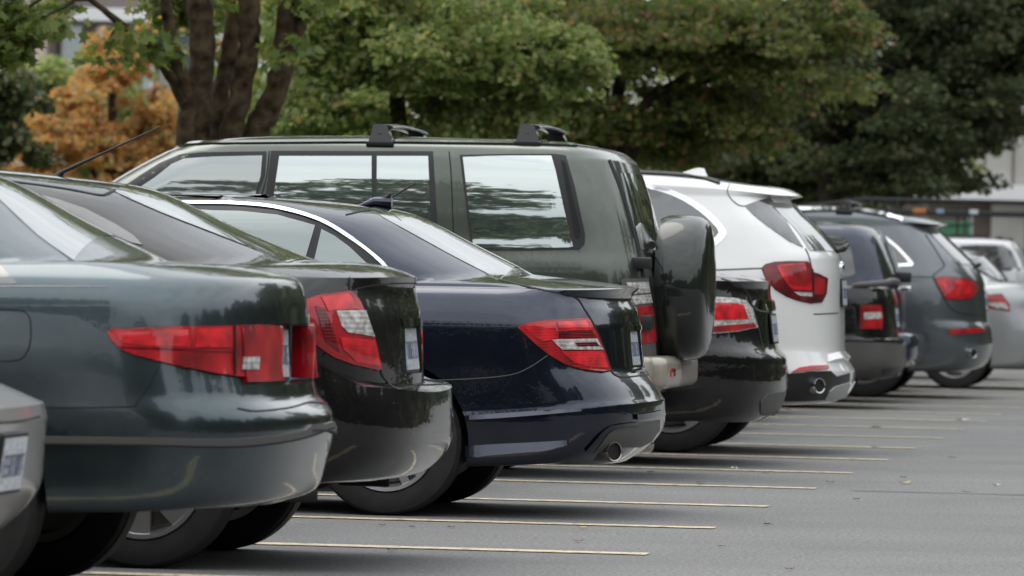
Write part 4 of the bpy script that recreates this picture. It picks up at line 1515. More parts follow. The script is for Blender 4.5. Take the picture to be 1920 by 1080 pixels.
# ---- small silver hatchback between the silver sedan and the far off-roader
rows = [
    R(.12, 3.8, .72, .25), R(.03, 3.9, .82, .33, rT=.3), R(.0, 3.95, .85, .45, rT=.3), R(.0, 3.95, .855, .62, rT=.3), R(.05, 3.9, .85, .80, rT=.3), R(.08, 3.8, .835, .95, rT=.3), R(.13, 3.0, .79, 1.04, rT=.3),
    R(.30, 2.7, .70, 1.24, rT=.3), R(.40, 2.5, .63, 1.33, rT=.3, c=True), R(.36, 2.45, .60, 1.345, rT=.34, c=True), R(.55, 2.3, .45, 1.375, rT=.3), R(.8, 2.1, .3, 1.39)]
c = Car("parked_hatchback", "small silver hatchback with dark windows, seen over the boot of the silver sedan", 17, (1912, 620), P_SILVER, rows)
c.arches([(.75, .33, .30), (3.1, .33, .30)])
c.wheel(.75, 1.45, .30)
c.wheel(3.1, 1.45, .30)
c.patch("side_window", [(1780, 484), (1815, 483), (1846, 485), (1856, 494), (1862, 506), (1780, 508)], GLASSDARK, off=.004)
c.rear("rear_window", -.58, .58, 1.06, 1.30, GLASSDARK, .005, slant=.06)
c.box("tail_lamp", .02, .16, .66, .80, .80, .98, RED, .02, mirror=True)

# ---- small cars pulled deep into the stalls between, their shade shows on the asphalt
rows = [
    R(.12, 3.5, .70, .27), R(.03, 3.6, .78, .33, rT=.3), R(.0, 3.65, .81, .45, rT=.3), R(.0, 3.65, .815, .60, rT=.3), R(.05, 3.6, .815, .75, rT=.3), R(.08, 3.5, .80, .90, rT=.3), R(.16, 2.9, .74, 1.0, rT=.3),
    R(.40, 2.6, .64, 1.20, rT=.3), R(.6, 2.4, .5, 1.27, rT=.3), R(.9, 2.1, .3, 1.29)]
c = Car("parked_hatchback", "small dark hatchback pulled deep into its stall, hidden between its neighbours", 1, None, P_GREY, rows, group="small hatchbacks hidden deep in their stalls", fwd=2.0)
c.wheel(.6, 1.42, .29)
c.wheel(3.0, 1.42, .29)
c.rear("rear_window", -.5, .5, .98, 1.16, GLASSDARK, .006, slant=.06)
for sl, fw in ((3, 1.7), (7, 1.25), (8, 1.35), (9, 1.45), (10, 1.5), (14, 1.2)):
    r0 = c.root.copy()
    COL.objects.link(r0)
    r0.location = END0 + STALL * (sl - .5) - REAR * fw
    for ch in c.root.children:
        k0 = ch.copy()
        COL.objects.link(k0)
        k0.parent = r0
        for g0 in ch.children:
            k1 = g0.copy()
            COL.objects.link(k1)
            k1.parent = k0
# ------------------------------------------------------------------ trees
LEAF2D = np.array([(0, -.5), (.16, -.22), (.46, -.30), (.34, -.02), (.52, .22), (.22, .20), (0, .55), (-.22, .20), (-.52, .22), (-.34, -.02), (-.46, -.30), (-.16, -.22)])


def leaf_mat(name, stops, trans=.35, rough=.55):
    m = bpy.data.materials.new(name)
    m.use_nodes = True
    t = m.node_tree
    p = t.nodes["Principled BSDF"]
    out = t.nodes["Material Output"]
    g = t.nodes.new("ShaderNodeNewGeometry")
    r = t.nodes.new("ShaderNodeValToRGB")
    r.color_ramp.interpolation = 'LINEAR'
    while len(r.color_ramp.elements) < len(stops):
        r.color_ramp.elements.new(0.5)
    for e, (pos, c) in zip(r.color_ramp.elements, stops):
        e.position = pos
        e.color = (*c, 1)
    t.links.new(g.outputs['Random Per Island'], r.inputs['Fac'])
    p.inputs['Roughness'].default_value = rough
    p.inputs['Specular IOR Level'].default_value = 0.4
    t.links.new(r.outputs['Color'], p.inputs['Base Color'])
    tr = t.nodes.new("ShaderNodeBsdfTranslucent")
    hs = t.nodes.new("ShaderNodeHueSaturation")
    hs.inputs['Saturation'].default_value = 1.15
    hs.inputs['Value'].default_value = 1.6
    t.links.new(r.outputs['Color'], hs.inputs['Color'])
    t.links.new(hs.outputs['Color'], tr.inputs['Color'])
    mxs = t.nodes.new("ShaderNodeMixShader")
    mxs.inputs[0].default_value = trans
    t.links.new(p.outputs[0], mxs.inputs[1])
    t.links.new(tr.outputs[0], mxs.inputs[2])
    t.links.new(mxs.outputs[0], out.inputs['Surface'])
    return m


LEAF7 = np.array([(0, -.5), (.46, -.28), (.36, .16), (.14, .14), (0, .56), (-.14, .14), (-.36, .16), (-.46, -.28)])


def leaves_mesh(name, centres, normals, sizes, material, parent=None, small=False):
    n = len(centres)
    LEAF2D = LEAF7 if small else globals()['LEAF2D']
    k = len(LEAF2D)
    N = normals / np.linalg.norm(normals, axis=1)[:, None]
    a = rng.normal(size=(n, 3))
    U = np.cross(N, a)
    U /= np.linalg.norm(U, axis=1)[:, None]
    V = np.cross(N, U)
    bend = (np.abs(LEAF2D[:, 0]) * -.30)[None, :, None] * N[:, None, :]
    P = centres[:, None, :] + sizes[:, None, None] * (LEAF2D[None, :, 0:1] * U[:, None, :] + LEAF2D[None, :, 1:2] * V[:, None, :] + bend)
    me = bpy.data.meshes.new(name)
    me.vertices.add(n * k)
    me.vertices.foreach_set('co', P.reshape(-1).astype(np.float32))
    me.loops.add(n * k)
    me.loops.foreach_set('vertex_index', np.arange(n * k, dtype=np.int32))
    me.polygons.add(n)
    me.polygons.foreach_set('loop_start', np.arange(n, dtype=np.int32) * k)
    me.polygons.foreach_set('loop_total', np.full(n, k, dtype=np.int32))
    me.update(calc_edges=True)
    me.materials.append(material)
    o = bpy.data.objects.new(name, me)
    COL.objects.link(o)
    if parent:
        o.parent = parent
    return o


def clumps(cent, n_leaf, rad, flat, size, droop=.35):
    """sprays of leaves: flattened blobs, leaves lying mostly level and drooping outwards"""
    cent = np.asarray(cent, float)
    m = len(cent)
    d = rng.normal(size=(m, n_leaf, 3))
    d /= np.linalg.norm(d, axis=2)[:, :, None]
    rr = rng.uniform(.15, 1, size=(m, n_leaf, 1)) ** .6
    sc = rng.uniform(.7, 1.35, size=(m, 1, 1))
    off = d * rr * np.array([rad, rad, rad * flat]) * sc
    off[:, :, 2] -= (off[:, :, 0] ** 2 + off[:, :, 1] ** 2) / rad * .28
    P = (cent[:, None, :] + off).reshape(-1, 3)
    N = np.stack([off[:, :, 0] * droop / rad, off[:, :, 1] * droop / rad, np.full((m, n_leaf), .55)], 2).reshape(-1, 3)
    N = N + rng.normal(scale=.38, size=N.shape)
    S = rng.uniform(.72, 1.25, size=len(P)) * size
    return P, N, S


BARK = mat("bark", (0.066, 0.047, 0.028), rough=.95, bump=1.0, bscale=26, var=.8, vscale=11, spec=.2)
BARKD = mat("bark_dark", (0.040, 0.032, 0.024), rough=.9, bump=.9, bscale=20, var=.5, vscale=6)


def scatter(cx, cy, Y, rx, ry, rz, n):
    """clump centres in an ellipsoid around the point seen at that pixel"""
    c = np.array(at(cx, cy, Y))
    d = rng.normal(size=(n, 3))
    d /= np.linalg.norm(d, axis=1)[:, None]
    q = np.minimum(np.abs(rng.normal(scale=.62, size=(n, 1))) + .12, 1.45)
    return c + d * q * np.array([rx, ry, rz])


def tree(name, label, base, stems, crowns, leafm, size=.12, nleaf=55, rad=.34, flat=.45, bark=BARK, upper=None, twigs=True, group=None, zmin=1.2):
    """base (x, y); stems = list of (points, radii); crowns = clump centre arrays"""
    r = bpy.data.objects.new(name, None)
    COL.objects.link(r)
    r.location = (base[0], base[1], 0)
    tagit(r, label, "tree", group)
    off = Vector((-base[0], -base[1], 0))
    bm = bmesh.new()
    sk = []
    for pts, rad_ in stems:
        c = crom(pts, 5)
        rr = np.interp(np.linspace(0, 1, len(c)), np.linspace(0, 1, len(rad_)), rad_)
        wob = [Vector(p) + Vector(rng.normal(scale=.25, size=3)) * float(q) * .35 for p, q in zip(c, rr)]
        bm_tube(bm, [p + off for p in wob], list(rr * rng.uniform(.93, 1.07, len(rr))), 10)
        sk += [(np.array(p), q) for p, q in zip(wob, rr)]
    C = np.concatenate(crowns)
    C = C[C[:, 2] > zmin]
    if twigs and sk:
        S = np.array([p for p, _ in sk])
        for c in C[::2]:
            d = np.linalg.norm(S - c, axis=1) + np.maximum(0, S[:, 2] - c[2]) * .6
            i = int(np.argmin(d))
            if d[i] < 3.4:
                a, b = Vector(S[i]), Vector(c)
                mid = a.lerp(b, .5) + Vector((0, 0, .10 * (b - a).length))
                bm_tube(bm, [a + off, mid + off, b + off], [min(.028, sk[i][1] * .5), .013, .005], 5, cap=False)
                S = np.concatenate([S, [np.array(mid)], [c]])
                sk += [(np.array(mid), .016), (c, .008)]
    t = from_bm("trunk", bm, bark, r, angle=60)
    P, N, Z = clumps(C, nleaf, rad, flat, size)
    if upper is not None:
        P2, N2, Z2 = clumps(upper, 34, .85, .4, .30)
        P, N, Z = np.concatenate([P, P2]), np.concatenate([N, N2]), np.concatenate([Z, Z2])
    leaves_mesh("crown", P + np.array(off), N, Z, leafm, r, small=size < .1)
    return r


def up(x, y, z, rx, ry, rz, n):
    d = rng.normal(size=(n, 3))
    d /= np.linalg.norm(d, axis=1)[:, None]
    return np.array([x, y, z]) + d * (rng.uniform(.1, 1, size=(n, 1)) ** .45) * np.array([rx, ry, rz])


def px_stem(pts, Y, widths):
    s = Y / F_PX
    return ([at(x, y, Y + dy) for x, y, dy in pts], [w_ * s / 2 for w_ in widths])


L_GREEN = leaf_mat("maple_leaf_green", [(0, (0.083, 0.116, 0.033)), (.45, (0.143, 0.187, 0.055)), (.8, (0.209, 0.242, 0.077)), (.93, (0.308, 0.308, 0.110)), (1, (0.374, 0.308, 0.110))], .48)
L_BRIGHT = leaf_mat("maple_leaf_bright", [(0, (0.129, 0.183, 0.059)), (.4, (0.215, 0.268, 0.097)), (.75, (0.311, 0.354, 0.151)), (.93, (0.407, 0.397, 0.183)), (1, (0.429, 0.300, 0.140))], .5)
L_TURN = leaf_mat("maple_leaf_turning", [(0, (.075, .105, .032)), (.5, (.125, .158, .048)), (.80, (.185, .20, .07)), (.91, (.24, .19, .085)), (.96, (.26, .14, .09)), (1, (.38, .30, .12))], .45)
L_DARK = leaf_mat("maple_leaf_dark", [(0, (.046, .068, .030)), (.5, (.085, .112, .050)), (.85, (.14, .155, .072)), (.95, (.19, .16, .09)), (1, (.26, .21, .11))], .34)
L_ORANGE = leaf_mat("autumn_leaf", [(0, (.30, .22, .09)), (.25, (.46, .27, .10)), (.55, (.55, .32, .15)), (.75, (.37, .33, .15)), (.90, (.58, .28, .14)), (1, (.26, .30, .13))], .5)

# -- the many-stemmed maple behind the off-roader's bonnet
Y = 46.0
b = at(415, 760, Y)
st = [
    px_stem([(405, 779, 0), (385, 500, 0), (371, 280, 0), (374, 180, 0), (380, 90, 0), (374, 0, 0), (360, -160, .2), (330, -420, .5)], Y, [80, 66, 54, 50, 48, 46, 38, 22]),
    px_stem([(402, 779, -.1), (370, 500, -.2), (347, 270, -.2), (352, 195, -.2), (330, 110, -.3), (314, 30, -.4), (300, -80, -.6)], Y, [50, 42, 34, 32, 28, 24, 16]),
    px_stem([(352, 205, -.2), (318, 140, -.3), (275, 85, -.5), (225, 42, -.8), (170, 0, -1.1), (100, -60, -1.6)], Y, [26, 22, 17, 13, 11, 8]),
    px_stem([(420, 779, .3), (405, 480, .3), (402, 270, .35), (412, 180, .4), (430, 90, .5), (446, 0, .6), (470, -150, .8)], Y, [56, 44, 36, 34, 32, 30, 20]),
    px_stem([(425, 779, 0), (420, 460, 0), (432, 268, 0), (452, 175, 0), (466, 85, 0), (470, 0, 0), (480, -160, 0)], Y, [70, 54, 44, 42, 42, 42, 30]),
    px_stem([(430, 779, .1), (440, 460, .1), (474, 262, .1), (508, 195, .1), (531, 110, .1), (538, 20, .1), (545, -160, .3)], Y, [70, 56, 50, 46, 42, 38, 26]),
    px_stem([(534, 95, .1), (562, 50, .1), (580, -10, .1), (600, -120, .1)], Y, [26, 24, 22, 14])]
cr = [scatter(295, 75, Y - .6, .20, .4, .13, 3), scatter(245, 66, Y - .8, .1, .3, .06, 1), scatter(210, 88, Y - .8, .10, .2, .03, 1), scatter(400, -10, Y + .5, .5, .6, .08, 4),
      scatter(540, 88, Y - .4, .08, .15, .05, 1), scatter(320, 10, Y + .3, .4, .5, .10, 4), scatter(590, -10, Y, .25, .4, .1, 3), scatter(140, 15, Y - 1, .22, .3, .05, 2), scatter(430, 60, Y + .8, .15, .2, .08, 1)]
tree("maple_tree", "many-stemmed maple with bare grey brown trunks rising behind the dark green off-roader", (b.x, b.y), st, cr, L_GREEN, size=.10, nleaf=40, rad=.22, flat=.6,
     upper=up(b.x, b.y, 9.0, 3.4, 3.4, 3.4, 100))

# -- leafy bough hanging in at the top left corner
Y = 43.0
b = at(-150, 700, Y)
st = [px_stem([(-150, 795, 0), (-140, 400, 0), (-100, 150, 0), (-40, 45, 0), (10, 5, 0), (60, -60, 0)], Y, [90, 80, 70, 60, 48, 30]),
      px_stem([(-40, 45, 0), (20, 32, -.1), (60, 10, -.2), (95, -15, -.3)], Y, [20, 8, 6, 5]),
      px_stem([(-60, 70, 0), (30, 60, -.2), (85, 30, -.2), (140, 5, -.3)], Y, [20, 8, 5, 4])]
cr = [scatter(30, 65, Y, .15, .4, .12, 5), scatter(0, 90, Y, .20, .4, .10, 5), scatter(70, 25, Y, .14, .3, .07, 3), scatter(10, 20, Y, .30, .5, .14, 6)]
tree("maple_tree", "leafy maple bough hanging into the top left corner", (b.x, b.y), st, cr, L_GREEN, size=.10, nleaf=34, rad=.19, flat=.6, bark=BARKD,
     upper=up(b.x, b.y, 7.0, 2.6, 2.8, 1.8, 50))

# -- dark green tree at the left edge
Y = 64.0
b = at(-60, 650, Y)
st = [px_stem([(-60, 699, 0), (-55, 400, 0), (-40, 200, 0), (-30, 0, 0)], Y, [60, 50, 40, 30])]
cr = [scatter(-40, 225, Y, .50, .8, .50, 32), scatter(5, 170, Y, .28, .5, .28, 12), scatter(-70, 330, Y, .5, .8, .5, 18)]
tree("broadleaf_tree", "dark green rounded tree at the left edge in front of the orange tree", (b.x, b.y), st, cr, L_DARK, size=.09, nleaf=100, rad=.28, flat=.55, bark=BARKD)

# -- orange autumn tree
Y = 88.0
b = at(200, 600, Y)
st = [px_stem([(200, 645, 0), (205, 420, 0), (210, 250, 0), (215, 120, 0), (220, 60, 0)], Y, [30, 24, 18, 12, 6]),
      px_stem([(205, 400, 0), (160, 280, 0), (130, 190, 0)], Y, [14, 10, 5]), px_stem([(206, 380, 0), (260, 260, 0), (290, 170, 0)], Y, [14, 10, 5]),
      px_stem([(204, 420, .4), (100, 320, .4), (70, 250, .4)], Y, [12, 8, 5])]
cr = [scatter(205, 260, Y, 1.3, 1.3, .8, 60), scatter(215, 135, Y, .95, .9, .42, 30), scatter(110, 300, Y, .9, 1.1, .45, 30), scatter(285, 290, Y, .55, 1.0, .6, 20), scatter(235, 75, Y, .6, .5, .30, 16),
      scatter(60, 330, Y, .5, .6, .2, 10), scatter(130, 200, Y, .6, .7, .4, 17), scatter(300, 210, Y, .4, .7, .45, 14), scatter(60, 260, Y, .5, .7, .4, 14)]
tree("autumn_tree", "orange and rust coloured autumn tree at the left behind the aerial", (b.x, b.y), st, cr, L_ORANGE, size=.085, nleaf=70, rad=.25, flat=.45, bark=BARKD)

# -- low green shrub-like tree behind the orange one
Y = 100.0
b = at(70, 600, Y)
tree("shrub", "pale green bush between the orange tree and the left building", (b.x, b.y), [px_stem([(70, 630, 0), (70, 400, 0), (75, 200, 0)], Y, [20, 14, 8])],
     [scatter(85, 140, Y, .5, .8, .35, 22), scatter(50, 230, Y, .8, .8, .6, 40), scatter(330, 230, Y, .5, .8, .8, 30), scatter(220, 230, Y + 3, 1.2, .8, 1.0, 70), scatter(190, 330, Y + 3, 1.4, .8, .5, 40)], L_BRIGHT, size=.09, nleaf=80, rad=.3, flat=.7, bark=BARKD)

# -- bright green maple in the middle
Y = 58.0
b = at(742, 700, Y)
st = [px_stem([(742, 721, 0), (748, 420, 0), (750, 270, 0), (742, 150, 0), (722, 60, 0), (700, -60, 0), (690, -220, 0)], Y, [54, 44, 34, 28, 24, 20, 14]),
      px_stem([(748, 330, 0), (800, 210, -.2), (850, 150, -.4), (930, 90, -.7)], Y, [20, 15, 10, 5]), px_stem([(750, 300, 0), (690, 190, -.3), (640, 175, -.5)], Y, [18, 10, 5]),
      px_stem([(744, 180, 0), (690, 80, -.3), (640, 30, -.5)], Y, [16, 10, 6]), px_stem([(735, 110, 0), (780, 30, -.2), (810, -40, -.4)], Y, [18, 13, 9])]
cr = [scatter(650, 120, Y, .95, 1.3, .62, 52), scatter(800, 110, Y, .9, 1.3, .65, 54), scatter(960, 130, Y - .5, .75, 1.0, .5, 44), scatter(1050, 110, Y - .6, .32, .6, .18, 18),
      scatter(590, 210, Y, .5, 1.0, .35, 28), scatter(720, 20, Y, 1.3, 1.3, .28, 50), scatter(880, 220, Y - .2, .6, .8, .22, 22), scatter(540, 60, Y + .3, .35, .8, .5, 20), scatter(980, 60, Y, .4, .8, .3, 22)]
tree("maple_tree", "bright green maple in the middle above the carrier bars", (b.x, b.y), st, cr, L_BRIGHT, size=.068, nleaf=130, rad=.33, flat=.32,
     upper=up(b.x, b.y, 9.4, 3.4, 3.2, 3.6, 100))

# -- turning maple with leaning limbs
Y = 70.0
b = at(1125, 640, Y)
st = [px_stem([(1125, 683, 0), (1130, 420, 0), (1132, 250, 0), (1120, 150, 0), (1075, 60, 0), (1045, -30, 0), (1030, -200, 0)], Y, [60, 50, 42, 36, 30, 26, 18]),
      px_stem([(1140, 420, .2), (1172, 270, .2), (1215, 190, .1), (1290, 140, 0), (1370, 70, -.3), (1450, 30, -.6)], Y, [34, 28, 22, 16, 10, 6]),
      px_stem([(1150, 420, .2), (1190, 280, .3), (1260, 190, .3), (1330, 150, .1), (1400, 130, -.1)], Y, [24, 20, 16, 10, 5]),
      px_stem([(1132, 300, 0), (1160, 170, .2), (1180, 70, .3), (1200, -60, .4)], Y, [28, 24, 18, 12])]
cr = [scatter(1240, 60, Y - .4, 1.3, 1.4, .50, 95), scatter(1430, 70, Y - .6, 1.1, 1.3, .52, 85), scatter(1060, 60, Y + .4, .8, 1.0, .5, 45), scatter(1030, 210, Y + .5, .8, 1.0, .33, 45),
      scatter(1350, 190, Y + .3, 1.2, 1.3, .45, 60), scatter(1560, 40, Y - .4, .5, .9, .4, 35), scatter(1240, 260, Y + .8, .8, .9, .3, 32), scatter(930, 40, Y + .8, .6, .8, .5, 30), scatter(1120, 225, Y, .35, .6, .25, 18),
      scatter(900, 230, Y + 1.5, .7, .8, .3, 24)]
tree("maple_tree", "maple with reddish turning leaves and long leaning limbs, right of the bright green maple", (b.x, b.y), st, cr, L_TURN, size=.074, nleaf=130, rad=.38, flat=.30, bark=BARKD,
     upper=up(b.x, b.y, 10.4, 4.4, 4.0, 4.2, 150))

# -- big dark maple on the right
Y = 92.0
b = at(1560, 600, Y)
st = [px_stem([(1560, 639, 0), (1560, 450, 0), (1555, 320, 0), (1550, 200, 0), (1540, 60, 0), (1530, -200, 0)], Y, [56, 48, 40, 34, 28, 20]),
      px_stem([(1556, 330, 0), (1640, 220, 0), (1740, 140, 0), (1850, 90, 0)], Y, [24, 18, 12, 6]), px_stem([(1556, 360, 0), (1480, 260, 0), (1420, 200, 0)], Y, [20, 14, 8])]
cr = [scatter(1600, 190, Y, 2.0, 2.2, 1.25, 200), scatter(1790, 140, Y, 1.4, 1.9, .9, 150), scatter(1440, 300, Y + 1, 1.3, 1.5, .55, 80), scatter(1700, 300, Y, 1.0, 1.5, .42, 75), scatter(1900, 70, Y - .6, .8, 1.5, .7, 80),
      scatter(1560, 350, Y + 1, 1.5, 1.5, .25, 55), scatter(1330, 330, Y + 2, .9, 1.2, .4, 40), scatter(1720, 15, Y, 1.3, 1.5, .4, 60), scatter(1880, 10, Y, .8, 1.4, .4, 40), scatter(1830, 230, Y - .4, .35, .8, .30, 18)]
tree("maple_tree", "large dark leaved maple filling the right side above the crossovers", (b.x, b.y), st, cr, L_DARK, size=.088, nleaf=120, rad=.46, flat=.32, bark=BARKD,
     upper=up(b.x, b.y, 9.4, 5.6, 5.0, 4.0, 240))

# -- woods beyond, one mass, and the woods on the far side of the lot that the paint mirrors
Cw = np.concatenate([scatter(px_, py_, 128 + rng.uniform(-6, 10), 2.4, 3, 1.3, 30) for px_ in range(380, 1720, 150) for py_ in (40, 250, 420)])
P, N, Z = clumps(Cw, 46, .75, .6, .26)
tagit(leaves_mesh("distant_woods", P, N, Z, L_GREEN), kind='stuff')
Cw = []
for k in range(110):
    a = math.radians(24 + k * 2.6)
    rr_ = 46 + 4 * math.sin(k * 2.3)
    hh = (8.0 if 140 < math.degrees(a) < 245 else 13.0) + 2.6 * math.sin(k * .43 + .8) + 1.6 * math.sin(k * 1.23)
    for q in range(14):
        Cw.append((math.sin(a) * rr_ + rng.uniform(-2, 2), math.cos(a) * rr_ + 30 + rng.uniform(-2, 2), (q + rng.uniform(.1, .8)) / 14 * hh))
for k in range(26):
    for q in range(9):
        Cw.append((13.5 + k * 1.5 + rng.uniform(-1, 1), 128 - k * 2.2 + rng.uniform(-2, 2), (q + rng.uniform(.1, .8)) / 9 * (11 + 3 * math.sin(k * .9))))
P, N, Z = clumps(np.array(Cw), 64, 2.0, .8, 1.25)
# the next trees of the verge, beside the camera: finer leaves, mirrored in the side windows
near = np.concatenate([up(-9.6, 4.5, 12.0, 2.3, 2.5, 5.0, 120), up(-8.3, 4.0, 9.0, 1.6, 2.0, 2.2, 40), up(-12.5, -6, 10.0, 3.0, 3.0, 4.5, 120)])
P2, N2, Z2 = clumps(near, 70, .75, .45, .22)
tagit(leaves_mesh("distant_woods", np.concatenate([P, P2]), np.concatenate([N, N2]), np.concatenate([Z, Z2]), L_DARK, small=True), kind='stuff')

# ------------------------------------------------------------------ buildings
CONC = mat("concrete", (0.42, 0.41, 0.38), rough=.8, var=.12, vscale=1.5)
BAND = mat("white_fascia", (0.78, 0.78, 0.78), rough=.6, var=.03, vscale=.6)
BEIGE = mat("beige_cladding", (0.56, 0.45, 0.40), rough=.7, var=.08, vscale=1)
BRICK = mat("grey_brick", (0.20, 0.17, 0.16), rough=.8, var=.2, vscale=12)
PANE = glass("building_glass", (.16, .24, .26), .25)
SHUT = mat("brown_wall", (0.17, 0.14, 0.12), rough=.8, var=.1)


def building(name, label, Y, x0, x1, h, depth=14):
    r = bpy.data.objects.new(name, None)
    COL.objects.link(r)
    r.location = ((x0 + x1) / 2, Y, 0)
    tagit(r, label, "building")
    return r, Vector((-(x0 + x1) / 2, -Y, 0))


def part_box(name, r, off, x0, x1, y0, y1, z0, z1, m, bev=0.0, parent=None):
    bm = bmesh.new()
    bm_box(bm, x0 + off.x, x1 + off.x, y0 + off.y, y1 + off.y, z0, z1, bev)
    return from_bm(name, bm, m, parent or r, smooth=False)


def zx(px, py, Y):
    p = at(px, py, Y)
    return p.x, p.z


Y = 165.0
x0, _ = zx(-260, 300, Y)
x1, _ = zx(420, 300, Y)
r, o_ = building("office_block", "beige office block with a white floor band, far left behind the orange tree", Y, x0, x1, 16)
xa, za = zx(84, 90, Y)
xb, zb = zx(98, 40, Y)
part_box("wall", r, o_, x0, xa, Y + .0, Y + 12, 0, 16, BEIGE)
part_box("wall", r, o_, xa, xb, Y + 1.2, Y + 12, 0, 16, BRICK)
_, z1 = zx(150, 12, Y)
_, z2 = zx(150, 36, Y)
part_box("floor_band", r, o_, xb, x1, Y + .6, Y + 12, z2, z1, BAND)
part_box("floor_band", r, o_, xb, x1, Y + .6, Y + 12, z2 - 3.6, z1 - 3.6, BAND)
part_box("wall", r, o_, xb, x1, Y + 1.5, Y + 12, 0, z2 - 3.6, BRICK)
part_box("wall", r, o_, xb, x1, Y + 1.5, Y + 12, z1, 16, BRICK)
zr0, zr1 = z1 - 3.6, z2
part_box("wall", r, o_, xb, x1, Y + 1.7, Y + 12, zr0, zr1, BRICK)
x = xb + .15
while x < x1 - 1:
    wf = part_box("window", r, o_, x, x + .55, Y + 1.5, Y + 1.7, zr1 - 1.9, zr1 - .1, BAND)
    part_box("pane", r, o_, x + .07, x + .48, Y + 1.46, Y + 1.52, zr1 - 1.82, zr1 - .18, PANE, parent=wf)
    x += .95

Y = 150.0
x0, _ = zx(1745, 400, Y)
x1, _ = zx(2300, 400, Y)
r, o_ = building("low_building", "low grey concrete building with a white fascia at the right edge", Y, x0, x1, 9)
_, zf0 = zx(1850, 374, Y)
_, zf1 = zx(1850, 346, Y)
part_box("upper_wall", r, o_, x0, x1, Y + .4, Y + 12, zf1, 8, CONC)
part_box("fascia", r, o_, x0 - .4, x1, Y, Y + 12.2, zf0, zf1, BAND)
part_box("ground_wall", r, o_, x0, x1, Y + .8, Y + 12, 0, zf0, SHUT)
k = x0
while k < x1:
    part_box("panel_joint", r, o_, k, k + .06, Y + .37, Y + .43, zf1, 8, SHUT)
    k += .98
for a_, b_ in ((1862, 1925), (1960, 2040)):
    xa, _ = zx(a_, 430, Y)
    xb, _ = zx(b_, 430, Y)
    part_box("pier", r, o_, xa, xb, Y + .5, Y + .79, 0, zf0 - .003, CONC)
xa, _ = zx(1812, 430, Y)
xb, _ = zx(1828, 430, Y)
wf = part_box("window", r, o_, xa, xb, Y + .7, Y + .79, 1.2, zf0 - .3, BAND)
part_box("pane", r, o_, xa + .05, xb - .05, Y + .66, Y + .72, 1.25, zf0 - .35, PANE, parent=wf)

# green bin by the building
Y = 120.0
xa, za = zx(1764, 437, Y)
xb, zb = zx(1802, 416, Y)
r = bpy.data.objects.new("skip_bin", None)
COL.objects.link(r)
r.location = ((xa + xb) / 2, Y, 0)
tagit(r, "green waste bin in front of the low grey building", "bin")
GREENBIN = mat("bin_green", (.03, .15, .07), rough=.5)
bm = bmesh.new()
hw = (xb - xa) / 2 + .15
bm_box(bm, -hw, hw, -.6, .6, .15, zb - .08, .03)
from_bm("bin_body", bm, GREENBIN, r)
bm = bmesh.new()
bm_box(bm, -hw - .03, hw + .03, -.63, .63, zb - .075, zb, .02)
from_bm("lid", bm, GREENBIN, r)

# ------------------------------------------------------------------ road signs behind the maple
SIGNGREY = mat("sign_grey", (.12, .13, .15), rough=.5)
SIGNPALE = mat("sign_pale", (.42, .40, .33), rough=.5)
SIGNWHITE = mat("sign_white", (.6, .6, .6), rough=.5)
SIGNRED = mat("sign_red", (.45, .02, .03), rough=.5)
Y = 54.0
a0, a1 = at(298, 163, Y), at(385, 66, Y)
r = bpy.data.objects.new("road_sign", None)
COL.objects.link(r)
cx = (a0.x + a1.x) / 2
r.location = (cx, Y, 0)
tagit(r, "grey road sign with a pale slanting stripe half hidden behind the maple stems", "sign")
hw = (a1.x - a0.x) / 2


def sbox(name, x0, x1, y0, y1, z0, z1, m, bev=0.0, parent=r, rot=None):
    bm = bmesh.new()
    bm_box(bm, x0, x1, y0, y1, z0, z1, bev)
    if rot:
        bmesh.ops.rotate(bm, verts=bm.verts, cent=Vector(((x0 + x1) / 2, 0, (z0 + z1) / 2)), matrix=Matrix.Rotation(rot, 3, 'Y'))
    return from_bm(name, bm, m, parent, smooth=False)


sbox("border", -hw, hw, 0, .02, a0.z, a1.z, SIGNPALE)
pn = sbox("panel", -hw + .012, hw - .012, -.006, .004, a0.z + .14, a1.z - .012, SIGNGREY)
sbox("panel", -hw + .012, hw - .012, -.006, .004, a0.z + .012, a0.z + .125, SIGNPALE)
sbox("stripe", -hw + .03, -hw + .30, -.012, -.005, a0.z + .22, a0.z + .275, SIGNPALE, rot=-.75)
sbox("post", -.03, .03, .022, .07, 0, a1.z - .05, SIGNGREY)
c0 = at(412, 92, Y)
r2 = bpy.data.objects.new("road_sign", None)
COL.objects.link(r2)
r2.location = (c0.x, Y + .2, 0)
tagit(r2, "small white sign with a red ring seen between the maple stems", "sign")
bm = bmesh.new()
bm_box(bm, -.13, .13, 0, .012, c0.z - .14, c0.z + .14, .004)
from_bm("panel", bm, SIGNWHITE, r2, smooth=False)
bm = bmesh.new()
bm_lathe(bm, [(.075, -.004), (.045, -.004), (.045, -.010), (.075, -.010)], 32, 'Y', (0, 0, c0.z), closed=True)
from_bm("ring", bm, SIGNRED, r2)
bm = bmesh.new()
bm_tube(bm, [(0, .04, 0), (0, .04, c0.z + .1)], .025, 10)
from_bm("post", bm, SIGNGREY, r2)

